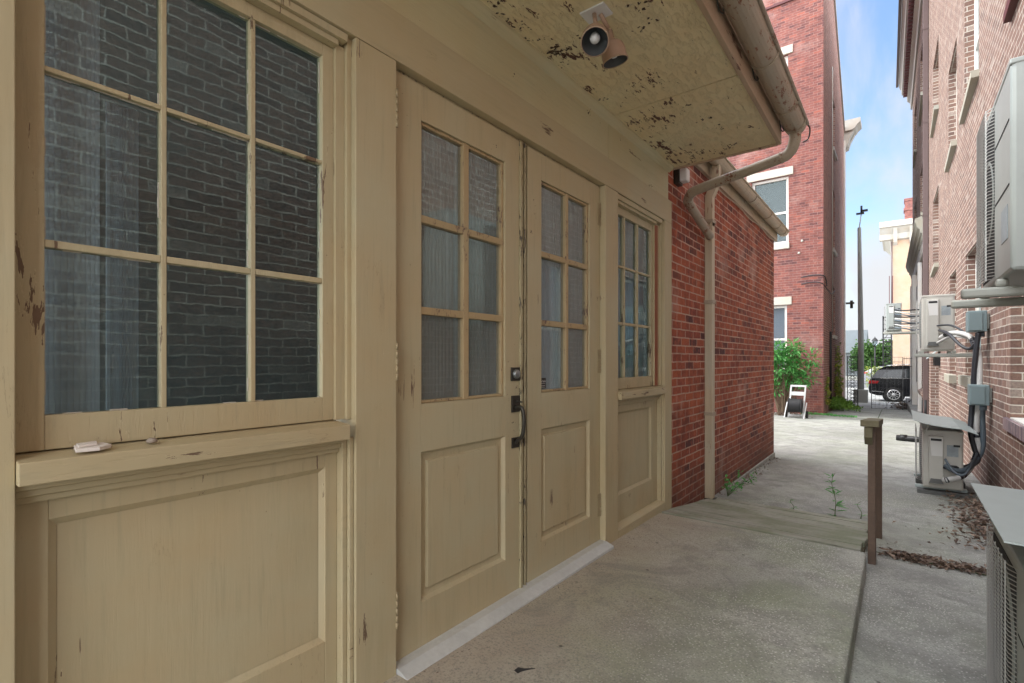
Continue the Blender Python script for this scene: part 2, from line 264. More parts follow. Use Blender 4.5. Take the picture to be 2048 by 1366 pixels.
def concrete(name,base,brown=.0,green=.3,agg=.8,aggx=None,rough=.85,cracks=0.):
    m,t,b=mat(name); o=coords(t)
    big=noise(t,o,.9,5,.6,.3); mid=noise(t,o,5,6,.65); fine=noise(t,o,120,4,.7)
    c=mixc(t,ramp(t,big,[(.3,0.),(.7,1.)]),tuple(x*.60 for x in base),tuple(x*1.22 for x in base))
    c=mixc(t,ramp(t,mid,[(.38,.75),(.54,0.)]),c,tuple(x*.55 for x in base))
    c=mixc(t,math_(t,'MULTIPLY',ramp(t,noise(t,o,1.6,4,.6,.4),[(.42,0.),(.66,1.)]),green),c,(base[0]*.62,base[1]*.72,base[2]*.48))
    sx=nd(t,'ShaderNodeSeparateXYZ'); oc=nd(t,'ShaderNodeTexCoord'); t.links.new(oc.outputs['Object'],sx.inputs[0])
    if brown:
        mr=nd(t,'ShaderNodeMapRange'); mr.inputs['From Min'].default_value=-1.35; mr.inputs['From Max'].default_value=-.65; mr.inputs['To Min'].default_value=1; mr.inputs['To Max'].default_value=0; t.links.new(sx.outputs['X'],mr.inputs['Value'])
        bf=math_(t,'MULTIPLY',mr.outputs[0],ramp(t,mid,[(.2,brown),(.9,brown*.6)])); c=mixc(t,bf,c,(.46,.38,.285))
    c=mixc(t,ramp(t,fine,[(.34,.8),(.52,0.)]),c,tuple(x*.42 for x in base))
    wv=nd(t,'ShaderNodeVectorMath',operation='ADD'); wn=nd(t,'ShaderNodeTexNoise'); wn.inputs['Scale'].default_value=3; wn.inputs['Detail'].default_value=5; t.links.new(o,wn.inputs['Vector']); ws=nd(t,'ShaderNodeVectorMath',operation='SCALE'); ws.inputs['Scale'].default_value=.35; t.links.new(wn.outputs['Color'],ws.inputs[0]); t.links.new(o,wv.inputs[0]); t.links.new(ws.outputs[0],wv.inputs[1])
    vk=nd(t,'ShaderNodeTexVoronoi',feature='DISTANCE_TO_EDGE'); vk.inputs['Scale'].default_value=.75; t.links.new(wv.outputs[0],vk.inputs['Vector'])
    crk=math_(t,'MULTIPLY',ramp(t,vk.outputs['Distance'],[(.0015,1.),(.004,0.)]),ramp(t,noise(t,o,1.9,3,.6),[(.48,0.),(.56,.85)])); c=mixc(t,math_(t,'MULTIPLY',crk,cracks),c,(.05,.05,.04))
    stn=math_(t,'MULTIPLY',ramp(t,noise(t,o,2.6,7,.72,.8),[(.50,0.),(.60,1.)]),.42); c=mixc(t,stn,c,tuple(x*.45 for x in base))
    spt=nd(t,'ShaderNodeTexVoronoi'); spt.inputs['Scale'].default_value=11; t.links.new(o,spt.inputs['Vector']); c=mixc(t,math_(t,'MULTIPLY',ramp(t,spt.outputs['Distance'],[(.06,1.),(.11,0.)]),ramp(t,noise(t,o,6,3),[(.52,0.),(.6,.8)])),c,(.07,.065,.055))
    v=nd(t,'ShaderNodeTexVoronoi'); v.inputs['Scale'].default_value=95; t.links.new(o,v.inputs['Vector'])
    v2=nd(t,'ShaderNodeTexVoronoi'); v2.inputs['Scale'].default_value=38; t.links.new(o,v2.inputs['Vector'])
    cell=math_(t,'FRACT',math_(t,'MULTIPLY',v.outputs['Color'],7.7))
    a=math_(t,'MULTIPLY',ramp(t,v.outputs['Distance'],[(.22,1.),(.36,0.)]),ramp(t,cell,[(.40,0.),(.6,1.)]))
    a2=math_(t,'MULTIPLY',ramp(t,v2.outputs['Distance'],[(.10,1.),(.18,0.)]),ramp(t,noise(t,o,30,2),[(.45,0.),(.6,1.)]))
    a=math_(t,'MAXIMUM',a,a2)
    am=ramp(t,noise(t,o,1.2,3,.6),[(.36,.15),(.62,1.)])
    if aggx:
        mr=nd(t,'ShaderNodeMapRange'); mr.inputs['From Min'].default_value=aggx[0]; mr.inputs['From Max'].default_value=aggx[1]; t.links.new(sx.outputs['X'],mr.inputs['Value']); am=math_(t,'MULTIPLY',am,mr.outputs[0])
    a=math_(t,'MULTIPLY',math_(t,'MULTIPLY',a,am),agg)
    c=mixc(t,a,c,(.75,.74,.69))
    t.links.new(c,b.inputs['Base Color']); b.inputs['Roughness'].default_value=rough
    h=math_(t,'ADD',math_(t,'MULTIPLY',fine,.6),math_(t,'MULTIPLY',a,.7)); bump(t,b,math_(t,'ADD',h,mid),.45,.004)
    return m
M['slab']=concrete('porch_concrete',(.44,.445,.395),brown=.9,green=.6,agg=1.0,aggx=(-1.1,-.45))
M['alley']=concrete('alley_concrete',(.40,.405,.375),green=.35,agg=.75,cracks=.5)
M['walk']=concrete('pale_sidewalk_concrete',(.40,.40,.38),green=.05,agg=.2)
M['asphalt']=concrete('grey_asphalt',(.16,.165,.17),green=.0,agg=.2)

def boards_mat(name,base,grain):
    m,t,b=mat(name); o=coords(t,grain); o2=coords(t)
    g=noise(t,o,40,6,.65,.3); big=noise(t,o2,3,4,.6)
    c=mixc(t,g,tuple(x*.55 for x in base),tuple(x*1.3 for x in base))
    c=mixc(t,ramp(t,big,[(.4,0.),(.6,.6)]),c,(.16,.19,.10))
    c=mixc(t,ramp(t,g,[(.3,.8),(.38,0.)]),c,(.05,.045,.03))
    t.links.new(c,b.inputs['Base Color']); b.inputs['Roughness'].default_value=.85; bump(t,b,g,.6,.004); return m
M['ramp']=boards_mat('weathered_ramp_boards',(.36,.36,.30),(.06,1,1))

def leafmat(name,c1,c2,trans=.3):
    m,t,b=mat(name); o=coords(t); n=noise(t,o,7,3,.6); oi=nd(t,'ShaderNodeNewGeometry').outputs['Random Per Island']
    c=mixc(t,oi,c1,c2); c=mixc(t,ramp(t,n,[(.35,.5),(.6,0.)]),c,tuple(x*.6 for x in c1))
    t.links.new(c,b.inputs['Base Color']); b.inputs['Roughness'].default_value=.5
    ot=t.nodes['Material Output']; tl=nd(t,'ShaderNodeBsdfTranslucent'); t.links.new(c,tl.inputs['Color']); ms=nd(t,'ShaderNodeMixShader'); ms.inputs[0].default_value=trans
    t.links.new(b.outputs[0],ms.inputs[1]); t.links.new(tl.outputs[0],ms.inputs[2]); t.links.new(ms.outputs[0],ot.inputs[0]); return m
M['leafg']=leafmat('bright_green_leaf',(.06,.26,.05),(.16,.45,.12)); M['leafy']=leafmat('yellow_green_leaf',(.13,.24,.03),(.42,.40,.05)); M['leafgy']=leafmat('weed_leaf',(.10,.24,.03),(.26,.42,.06)); M['leafd']=leafmat('tree_leaf',(.035,.10,.02),(.10,.22,.05))
M['deadleaf']=leafmat('dead_leaf',(.075,.045,.033),(.36,.26,.19),.1); M['stem']=simple('green_stem',(.10,.15,.05),.6,0,.2,30,.1); M['bark']=simple('brown_bark',(.16,.11,.07),.9,0,.3,30,.4)

# ================================================================ mesh helpers
class MB:
    def __init__(s,xf=None): s.v=[];s.f=[];s.uv=[];s.xf=xf;s.sm=[];s.mi=[];s.cur=0
    def _face(s,idx,uv=None,sm=False):
        s.f.append(tuple(idx)); s.sm.append(sm); s.mi.append(s.cur)
        if uv is None:
            P=[Vector(s.v[i]) for i in idx]; n=Vector((0,0,0))
            for i in range(len(P)):
                a=P[i];b=P[(i+1)%len(P)]; n+=Vector(((a.y-b.y)*(a.z+b.z),(a.z-b.z)*(a.x+b.x),(a.x-b.x)*(a.y+b.y)))
            ax,ay,az=abs(n.x),abs(n.y),abs(n.z)
            uv=[(p.x,p.y) if az>=ax and az>=ay else ((p.y,p.z) if ax>=ay else (p.x+.1,p.z)) for p in P]
        s.uv.append(uv)
    def quad(s,*pts,uv=None,sm=False):
        k=len(s.v); s.v+= [tuple(p) for p in pts]; s._face(range(k,k+len(pts)),uv,sm); return s
    def box(s,x0,x1,y0,y1,z0,z1):
        if x0>x1:x0,x1=x1,x0
        if y0>y1:y0,y1=y1,y0
        if z0>z1:z0,z1=z1,z0
        k=len(s.v); s.v+=[(x0,y0,z0),(x1,y0,z0),(x1,y1,z0),(x0,y1,z0),(x0,y0,z1),(x1,y0,z1),(x1,y1,z1),(x0,y1,z1)]
        for q in ((0,3,2,1),(4,5,6,7),(0,1,5,4),(1,2,6,5),(2,3,7,6),(3,0,4,7)): s._face([k+i for i in q])
        return s
    def prism(s,poly,axis,a0,a1):
        # poly: 2D points; axis 'x' -> (y,z) ; 'y' -> (x,z) ; 'z' -> (x,y)
        mk={'x':lambda p,a:(a,p[0],p[1]),'y':lambda p,a:(p[0],a,p[1]),'z':lambda p,a:(p[0],p[1],a)}[axis]
        k=len(s.v);n=len(poly); s.v+=[mk(p,a0) for p in poly]+[mk(p,a1) for p in poly]
        s._face([k+i for i in range(n)][::-1]); s._face([k+n+i for i in range(n)])
        for i in range(n): j=(i+1)%n; s._face([k+i,k+j,k+n+j,k+n+i])
        return s
    def tube(s,path,r,n=8,caps=True,rs=None):
        P=[Vector(p) for p in path]; k=len(s.v); up=None
        for i,p in enumerate(P):
            d=(P[min(i+1,len(P)-1)]-P[max(i-1,0)]).normalized()
            if up is None: up=Vector((0,0,1)) if abs(d.z)<.9 else Vector((1,0,0))
            a=d.cross(up).normalized(); up=a.cross(d).normalized()
            rr=rs[i] if rs else r
            for j in range(n):
                t=2*math.pi*(j+.5)/n; q=p+a*math.cos(t)*rr+up*math.sin(t)*rr; s.v.append(tuple(q))
        for i in range(len(P)-1):
            for j in range(n):
                a=k+i*n+j;b=k+i*n+(j+1)%n; s._face([a,b,b+n,a+n],sm=n>5)
        if caps: s._face([k+j for j in range(n)][::-1]); s._face([k+(len(P)-1)*n+j for j in range(n)])
        return s
    def lathe(s,prof,o,d,n=20):
        o=Vector(o); d=Vector(d).normalized(); u=d.cross(Vector((0,0,1)) if abs(d.z)<.9 else Vector((1,0,0))).normalized(); w_=d.cross(u)
        k=len(s.v)
        for r,h in prof:
            for j in range(n):
                t=2*math.pi*j/n; s.v.append(tuple(o+d*h+u*math.cos(t)*r+w_*math.sin(t)*r))
        for i in range(len(prof)-1):
            for j in range(n):
                a=k+i*n+j;b=k+i*n+(j+1)%n; s._face([a,b,b+n,a+n],sm=True)
        return s
    def wall(s,u0,u1,v0,v1,holes,P,depth=.12):
        us=sorted({u0,u1,*[h[0] for h in holes],*[h[1] for h in holes]}); vs=sorted({v0,v1,*[h[2] for h in holes],*[h[3] for h in holes]})
        for a,b in zip(us,us[1:]):
            for c,d in zip(vs,vs[1:]):
                mu,mv=(a+b)/2,(c+d)/2
                if any(h[0]<mu<h[1] and h[2]<mv<h[3] for h in holes): continue
                s.quad(P(a,c,0),P(b,c,0),P(b,d,0),P(a,d,0),uv=[(a,c),(b,c),(b,d),(a,d)])
        for h in holes:
            a,b,c,d=h[:4]; D=h[4] if len(h)>4 else depth
            s.quad(P(a,c,0),P(a,d,0),P(a,d,D),P(a,c,D),uv=[(a,c),(a,d),(a+D,d),(a+D,c)])
            s.quad(P(b,c,0),P(b,d,0),P(b,d,D),P(b,c,D),uv=[(b,c),(b,d),(b+D,d),(b+D,c)])
            s.quad(P(a,d,0),P(b,d,0),P(b,d,D),P(a,d,D),uv=[(a,d),(b,d),(b,d+D),(a,d+D)])
            s.quad(P(a,c,0),P(b,c,0),P(b,c,D),P(a,c,D),uv=[(a,c),(b,c),(b,c-D),(a,c-D)])
        return s
    def leaf(s,p,d,nrm,l,wd,fold=.25):
        p=Vector(p); d=Vector(d).normalized(); nrm=Vector(nrm); a=d.cross(nrm)
        if a.length<1e-4: a=Vector((1,0,0))
        a.normalize(); up=a.cross(d)
        m=p+d*l*.5-up*fold*wd*.5; k=len(s.v)
        s.v+=[tuple(p),tuple(p+d*l*.45+a*wd*.5+up*fold*wd*.3),tuple(p+d*l-up*fold*l*.3),tuple(p+d*l*.45-a*wd*.5+up*fold*wd*.3),tuple(m)]
        s._face([k,k+1,k+4],[(0,0)]*3); s._face([k+1,k+2,k+4],[(0,0)]*3); s._face([k,k+4,k+3],[(0,0)]*3); s._face([k+4,k+2,k+3],[(0,0)]*3)
    def build(s,name,m,parent=None,bev=0,smooth=False):
        me=bpy.data.meshes.new(name); V=s.v
        if s.xf: V=[s.xf(*p) for p in V]
        if parent is not None:
            o=wloc(parent); V=[(p[0]-o[0],p[1]-o[1],p[2]-o[2]) for p in V]
        me.from_pydata(V,[],s.f); uvl=me.uv_layers.new(name='UVMap'); flat=[c for f in s.uv for uvp in f for c in uvp]
        uvl.data.foreach_set('uv',flat)
        me.polygons.foreach_set('use_smooth',[bool(smooth or x) for x in s.sm])
        for q in (m if isinstance(m,(list,tuple)) else [m]): me.materials.append(M[q])
        me.polygons.foreach_set('material_index',s.mi)
        ob=bpy.data.objects.new(name,me); COL.objects.link(ob)
        if parent is not None: ob.parent=parent
        if bev:
            b=ob.modifiers.new('bevel','BEVEL'); b.width=bev; b.segments=2; b.limit_method='ANGLE'; b.angle_limit=R(50)
        return ob
WL={}
def wloc(o):
    x=Vector((0,0,0))
    while o is not None: x=x+Vector(o.location); o=o.parent
    return x
def tag(o,label=None,cat=None,group=None,kind=None):
    if label:o['label']=label
    if cat:o['category']=cat
    if group:o['group']=group
    if kind:o['kind']=kind
    return o
def thing(name,loc,label,cat,group=None):
    o=bpy.data.objects.new(name,None); COL.objects.link(o); o.location=loc; o.empty_display_size=.1; return tag(o,label,cat,group)
def smoothpath(pts,n=6):
    P=[Vector(p) for p in pts]; o=[]
    for i in range(len(P)-1):
        p0=P[max(i-1,0)];p1=P[i];p2=P[i+1];p3=P[min(i+2,len(P)-1)]
        for k in range(n):
            t=k/n; o.append(.5*((2*p1)+(p2-p0)*t+(2*p0-5*p1+4*p2-p3)*t*t+(3*p1-p0-3*p2+p3)*t**3))
    o.append(P[-1]); return o

# ================================================================ ground
GP=[(-12,-.13),(2,-.13),(3.75,-.15),(4.8,-.23),(7.5,-.30),(17,-.56),(22,-.72),(26,-.84),(28.4,-.87)]
def gz(y):
    if y<=GP[0][0]: return GP[0][1]
    for (a,za),(b,zb) in zip(GP,GP[1:]):
        if y<=b: return za+(zb-za)*(y-a)/(b-a)
    return -1.0
ys=[-60,-12,2,3.0,3.75,4.3,4.8,6,7.5,10,13,17,19.5,22,26,28.4]
g=MB()
for a,b in zip(ys,ys[1:]): g.quad((-60,a,gz(a)),(60,a,gz(a)),(60,b,gz(b)),(-60,b,gz(b)))
g.quad((-60,28.4,-.87),(60,28.4,-.87),(60,28.401,-1.0),(-60,28.401,-1.0))
g.quad((-60,28.401,-1.0),(60,28.401,-1.0),(60,60,-1.0),(-60,60,-1.0))
g.quad((-900,60,-1.0),(900,60,-1.0),(900,900,-1.0),(-900,900,-1.0))
tag(g.build('ground','alley'),kind='structure')
g=MB(); g.box(-60,60,44,60,-1.05,-.994); tag(g.build('road','asphalt'),kind='structure')
g=MB(); g.box(-60,60,28.7,43.9,-1.05,-.996); tag(g.build('street_pavement','walk'),kind='structure')
g=MB()
for a,b in ((22.6,26),(26,28.35)): g.quad((-60,a,gz(a)+.004),(60,a,gz(a)+.004),(60,b,gz(b)+.004),(-60,b,gz(b)+.004))
tag(g.build('sidewalk','walk'),kind='structure')
g=MB() # joints in the alley slabs
# porch slab
g=MB(); zf=lambda y:-.012*y
g.v=[(-1.45,-3,-.4),(-.135,-3,-.4),(-.150,3.47,-.4),(-1.45,3.47,-.4),(-1.45,-3,.02),(-.135,-3,.02),(-.150,3.47,zf(3.47)),(-1.45,3.47,zf(3.47))]
for q in ((0,3,2,1),(4,5,6,7),(0,1,5,4),(1,2,6,5),(2,3,7,6),(3,0,4,7)): g._face(q)
o=g.build('porch_slab','slab',bev=.012); tag(o,kind='structure')
# joint lines in the alley as thin raised moss/dirt strips
g=MB()
def strip(pts,wd,seed=1):
    r=random.Random(seed)
    for (a,b) in zip(pts,pts[1:]):
        a=Vector(a);b=Vector(b); d=(b-a); n=max(2,int(d.length/.12)); s_=Vector((-d.y,d.x,0)).normalized()
        prev=None
        for i in range(n+1):
            p=a+d*i/n; ww=wd*r.uniform(.5,1.3); p=Vector((p.x,p.y,gz(p.y)+.004))
            c=(p+s_*ww,p-s_*ww)
            if prev: g.quad(prev[0],prev[1],c[1],c[0])
            prev=c
strip([(-1.2,11.9,0),(.6,11.7,0)],.006); strip([(-.14,3.88,0),(.72,3.78,0)],.010); strip([(-.45,12.5,0),(-.5,22,0)],.01); strip([(-1.6,16.6,0),(.5,16.3,0)],.02); 
tag(g.build('dirt_in_pavement_joints','moss'),'dark mossy dirt filling the joints of the alley concrete','dirt',kind='stuff')

# ================================================================ tan wooden building
B=thing('wooden_building',(-1.35,1.8,0),'tan painted wooden building front with glazed double doors, two multi-pane windows and deep peeling eave','building')
F=-1.35; D=-1.385; W=-1.40; BK=-1.46
MB().box(BK,F,-2.6,.175,-.02,2.063).build('casing','pv',B,.002)
MB().box(BK,F,.94,1.10,-.02,2.063).build('casing','pv',B,.002)
MB().box(BK,F,2.625,2.79,-.05,2.063).build('door_post','pv',B,.002)
MB().box(BK,F,3.555,3.69,-.06,2.063).build('corner_board','pv',B,.002)
MB().box(BK,F+.0,-2.6,3.69,2.0655,2.232).build('header_board','ph',B,.002)
fz=MB().box(BK,F-.008,-2.6,2.680,2.235,2.466).box(BK,F-.008,2.685,3.64,2.235,2.466); fz.build('frieze_board','frz',B,.0015)
q=[(F-.008,2.44),(F-.008,2.482),(F+.028,2.482),(F+.026,2.468),(F+.018,2.458),(F+.006,2.45)]
MB().prism(q,'y',-2.6,3.66).build('eave_moulding','frz',B)
# ---- windows of the wooden building
def multi_window(y0,y1,gy,gz_,stile_l,stile_r,zt,zsb,redstrip=False,lab=None):
    """gy: pane column edges, gz_: pane row edges (top..bottom)"""
    s=MB(); X0,X1=-1.43,W
    s.box(X0,X1,stile_l,gy[0][0],zsb,zt); s.box(X0,X1,gy[-1][1],stile_r,zsb,zt)
    s.box(X0,X1,gy[0][0],gy[-1][1],gz_[0][0],zt); s.box(X0,X1,gy[0][0],gy[-1][1],zsb,gz_[-1][1])
    for a,b in zip(gy,gy[1:]): s.box(X0,X1-.002,a[1],b[0],gz_[-1][1],gz_[0][0])
    for a,b in zip(gz_,gz_[1:]):
        for c in gy: s.box(X0,X1-.003,c[0],c[1],b[0],a[1])
    sash=s.build('window_sash','pvw',B,.002)
    gl=MB()
    for c in gy:
        for r_ in gz_: 
            gl.quad((-1.4185,c[0],r_[1]),(-1.4185,c[1],r_[1]),(-1.4185,c[1],r_[0]),(-1.4185,c[0],r_[0]))
    pt=gl; pt.cur=1   # ragged putty beads
    r=random.Random(5)
    for c in gy:
        for r_ in gz_:
            y=c[0]
            while y<c[1]-.004:
                e=min(c[1],y+r.uniform(.015,.05))
                if r.random()<.4: pt.box(-1.4188,-1.416,y,e,r_[0]-r.uniform(.001,.0035),r_[0])
                if r.random()<.4: pt.box(-1.4188,-1.416,y,e,r_[1],r_[1]+r.uniform(.001,.0035))
                y=e
            z=r_[1]+.006
            while z<r_[0]-.006:
                e=min(r_[0]-.006,z+r.uniform(.02,.06))
                if r.random()<.3: pt.box(-1.4188,-1.416,c[1]-r.uniform(.001,.003),c[1],z,e)
                if r.random()<.5: pt.box(-1.4188,-1.416,c[0],c[0]+r.uniform(.001,.004),z,e)
                z=e
    pt.build('window_panes',['glass','putty'],sash)
    fr=MB(); a=y1
    fr.box(-1.43,-1.388,stile_r+.0005,a-.016,zsb-.0,zt+.012); fr.box(-1.43,-1.374,a-.0155,a-.0005,zsb,2.063)
    fr.box(-1.43,-1.372,stile_l,stile_r,zt+.0005,zt+.018); fr.box(-1.43,-1.360,y0,a-.022,zt+.0185,2.0632)
    if stile_l>y0+.002: fr.box(-1.43,-1.372,y0+.001,stile_l-.0005,zsb,zt)
    fr.build('window_frame','pv',B,.0015)
multi_window(.175,.94,[(.225,.432),(.444,.642),(.655,.856)],[(1.984,1.662),(1.651,1.300),(1.284,.934)],.178,.893,2.022,.862)
multi_window(2.79,3.555,[(2.80,2.985),(3.000,3.190),(3.205,3.418)],[(1.965,1.648),(1.635,1.288),(1.271,.932)],2.792,3.455,2.015,.862)
MB().box(-1.43,-1.385,3.456,3.505,.862,2.014).build('bare_jamb','redwood',B)
for (a,b) in ((.176,.905),(2.792,3.53)):
    MB().prism([(-1.44,.862),(-1.44,.806),(-1.328,.806),(-1.328,.851)],'y',a,b).build('window_sill','phw',B,.002)
def low_panel(y0,y1,py0,py1,pz0,pz1,zb):
    m=MB(); m.box(-1.43,-1.366,y0,y1,.790,.8055); m.box(-1.43,-1.376,y0,y1,.775,.7895); m.box(-1.43,-1.386,y0,y1,.760,.7745)
    m.box(-1.43,-1.372,y1+.0005,y1+.018,zb,.8055); m.box(-1.43,-1.360,y1+.0185,y1+.034,zb,.8055)
    m.build('panel_moulding','ph',B,.003)
    f=MB(); f.box(-1.44,W,y0,py0,zb,.7595); f.box(-1.44,W,py1,y1,zb,.7595); f.box(-1.44,W,py0,py1,pz1,.7595); f.box(-1.44,W,py0,py1,zb,pz0)
    p=f.build('lower_panel','pv',B,.002)
    e=.014; r=MB()
    for P_ in (((py0,pz0),(py1,pz0),(py1-e,pz0+e),(py0+e,pz0+e)),((py0,pz1),(py1,pz1),(py1-e,pz1-e),(py0+e,pz1-e)),((py0,pz0),(py0,pz1),(py0+e,pz1-e),(py0+e,pz0+e)),((py1,pz0),(py1,pz1),(py1-e,pz1-e),(py1-e,pz0+e))):
        r.quad(*[(-1.403 if i<2 else -1.414,y,z) for i,(y,z) in enumerate(P_)])
    r.quad((-1.416,py0,pz0),(-1.416,py1,pz0),(-1.416,py1,pz1),(-1.416,py0,pz1)); r.build('panel_field','pv',p)
low_panel(.176,.905,.231,.864,.181,.716,-.02)
low_panel(2.792,3.53,2.86,3.42,.197,.716,-.06)
MB().prism([(-1.44,-.06),(-1.35,-.06),(-1.35,.012),(-1.385,.028),(-1.44,.028)],'y',2.79,3.555).build('bottom_rail','phw',B,.004)
# ---- doors
def door(y0,y1,g0,gm0,gm1,g1,lab):
    zt,zb=2.056,-.005
    dr=MB(); X0=D-.04
    dr.box(X0,D,y0,g0,zb,zt); dr.box(X0,D,g1,y1,zb,zt); dr.box(X0,D,g0,g1,1.927,zt); dr.box(X0,D,g0,g1,.710,.887); dr.box(X0,D,g0,g1,zb,.160)
    d=dr.build('door','pv',B,.0015); d['label']=lab
    mu=MB(); rows=[(1.915,1.584),(1.556,1.245),(1.217,.899)]; e=.010
    mu.box(X0,D-.006,gm0,gm1,.8875,1.9265)
    for (a,b) in ((rows[0][1],rows[1][0]),(rows[1][1],rows[2][0])): mu.box(X0,D-.007,g0,gm0,b,a); mu.box(X0,D-.007,gm1,g1,b,a)
    # glazing stops round the opening
    mu.box(X0,D-.009,g0,g0+e,.8875,1.9265); mu.box(X0,D-.009,g1-e*1.6,g1,.8875,1.9265); mu.box(X0,D-.010,g0+e,gm0,1.915,1.9265); mu.box(X0,D-.010,gm1,g1-e,1.915,1.9265); mu.box(X0,D-.010,g0+e,gm0,.8875,.899); mu.box(X0,D-.010,gm1,g1-e,.8875,.899)
    mu.build('glazing_bars','pmold2',d,.003)
    gl=MB()
    for a,b in ((g0+e,gm0),(gm1,g1-e)):
        for r_ in rows: gl.quad((D-.024,a,r_[1]),(D-.024,b,r_[1]),(D-.024,b,r_[0]),(D-.024,a,r_[0]))
    gl.build('door_glass','glassdoor',d)
    p0,p1,q0,q1=g0,g1,.160,.710; pm=MB()
    def ring(a,xa,b,xb):
        (A0,A1,C0,C1),(B0,B1,E0,E1)=a,b
        pm.quad((xa,A0,C0),(xa,A1,C0),(xb,B1,E0),(xb,B0,E0)); pm.quad((xa,A0,C1),(xa,A1,C1),(xb,B1,E1),(xb,B0,E1)); pm.quad((xa,A0,C0),(xa,A0,C1),(xb,B0,E1),(xb,B0,E0)); pm.quad((xa,A1,C0),(xa,A1,C1),(xb,B1,E1),(xb,B1,E0))
    R_=lambda e:(p0+e,p1-e,q0+e,q1-e)
    ring(R_(0),D-.001,R_(.010),D-.016); ring(R_(.010),D-.016,R_(.036),D-.020); ring(R_(.036),D-.020,R_(.040),D-.008)
    a=R_(.040); pm.quad((D-.008,a[0],a[2]),(D-.008,a[1],a[2]),(D-.008,a[1],a[3]),(D-.008,a[0],a[3]))
    pm.build('raised_panel','pv',d)
    return d
M['pmold2']=paint('tan_glazing_paint',(.42,.33,.185),(1,1,.3),peel=.22,peelcol=(.10,.06,.04),peelscale=34,crackle=.3)
dl=door(1.103,1.838,1.2435,1.474,1.506,1.735,'left leaf of the double door with bronze pull handle')
dr_=door(1.905,2.622,2.020,2.256,2.282,2.500,'right leaf of the double door with black sticker on its glass')
# astragal between the leaves
MB().box(D-.03,D+.010,1.8385,1.856,-.004,2.057).box(D-.03,D-.014,1.8561,1.8745,-.004,2.057).box(D-.03,D+.006,1.8745,1.886,-.004,2.057).build('astragal','pmold',B,.003)
MB().box(D-.03,D-.010,1.8865,1.9045,-.004,2.057).build('dark_gap_strip','blackcable',B)  # black strip stands in for the dark gap between the leaves
MB().box(D-.04,D-.002,1.103,2.6245,2.057,2.063).build('door_head_stop','pmold',B)
# hinges
def hinge(y,zs,par,col='brass'):
    for z0,z1 in zs:
        h=MB(); n=5; L_=(z1-z0)/n
        for i in range(n): h.lathe([(0,0),(.0045,0),(.0045,L_-.0015),(0,L_-.0015)],(D+.006 if y>2 else F+.001,y,z0+i*L_),(0,0,1),10)
        h.lathe([(0,0),(.0045,.002),(0,.006)],(D+.006 if y>2 else F+.001,y,z1),(0,0,1),8)
        if y>2: h.box(D,D+.003,y-.022,y-.003,z0,z1)
        h.build('hinge',col,par)
hinge(1.1012,[(1.838,1.967),(.978,1.108),(.133,.256)],dl)
hinge(2.617,[(1.83,1.958),(.972,1.107),(.139,.267)],dr_)
# lock hardware
MB().box(D,D+.006,1.774,1.837,.953,1.014).build('deadbolt_plate','bronze',dl,.001)
MB().lathe([(0,.014),(.017,.014),(.020,.010),(.021,0)],(D+.006,1.805,.984),(1,0,0),18).build('lock_cylinder','steel',dl)
h=MB().box(D,D+.007,1.778,1.837,.811,.886).box(D,D+.006,1.780,1.834,.649,.696)
h.tube(smoothpath([(D+.004,1.806,.832),(D+.030,1.807,.835),(D+.046,1.808,.815),(D+.050,1.808,.76),(D+.040,1.808,.705),(D+.012,1.807,.682),(D+.002,1.807,.670)],5),.009,8,rs=None)
h.tube([(D+.004,1.806,.862),(D+.040,1.808,.858)],.004,6).build('pull_handle','bronze',dl,.0008)
# threshold
MB().prism([(-1.42,-.045),(-1.296,-.05),(-1.296,-.018),(-1.345,-.001),(-1.42,-.001)],'y',1.102,2.624).build('threshold','alu',B,.002)
# sticker
st=MB().box(D-.0238,D-.0230,2.031,2.092,.905,.958).build('sticker','sticker',dr_); st['label']='small black sticker with white lettering'
def text(s,loc,size,matn,parent,name='lettering',rot=(R(90),0,R(90))):
    cu=bpy.data.curves.new(name,'FONT'); cu.body=s; cu.size=size; cu.align_x='CENTER'; cu.align_y='CENTER'; cu.extrude=.0002
    to=bpy.data.objects.new('tmp',cu); COL.objects.link(to); dg=bpy.context.evaluated_depsgraph_get(); me=bpy.data.meshes.new_from_object(to.evaluated_get(dg))
    bpy.data.objects.remove(to); me.materials.clear(); me.materials.append(M[matn]); ob=bpy.data.objects.new(name,me); COL.objects.link(ob); ob.parent=parent
    o=wloc(parent); ob.location=tuple(a-b for a,b in zip(loc,o)); ob.rotation_euler=rot; return ob
text('Pro-Tech',(D-.0226,2.061,.941),.0145,'print',st); 
lb=MB().box(D-.0230,D-.0227,2.037,2.086,.929,.9305).box(D-.0230,D-.0227,2.040,2.084,.918,.920).box(D-.0230,D-.0227,2.042,2.082,.911,.9125).build('printed_lines','print',st)
# eave: soffit, fascia, end trim, roof
s=MB().box(-1.36,-.642,-2.6,2.682,2.482,2.495).box(-1.36,-.642,2.689,3.69,2.482,2.495).build('soffit','soffit',B)
MB().box(-.6415,-.618,-2.6,3.70,2.470,2.64).build('fascia_board','fascia',B,.002)
MB().prism([(-1.36,2.470),(-.642,2.470),(-.642,2.60),(-1.36,2.74)],'y',3.6905,3.708).build('end_trim','fascia',B,.002)
MB().prism([(-.60,2.655),(-.58,2.635),(-1.40,2.78),(-5.6,3.5),(-5.6,3.56),(-1.40,2.86)],'y',-2.65,3.72).build('roof','roof',B)
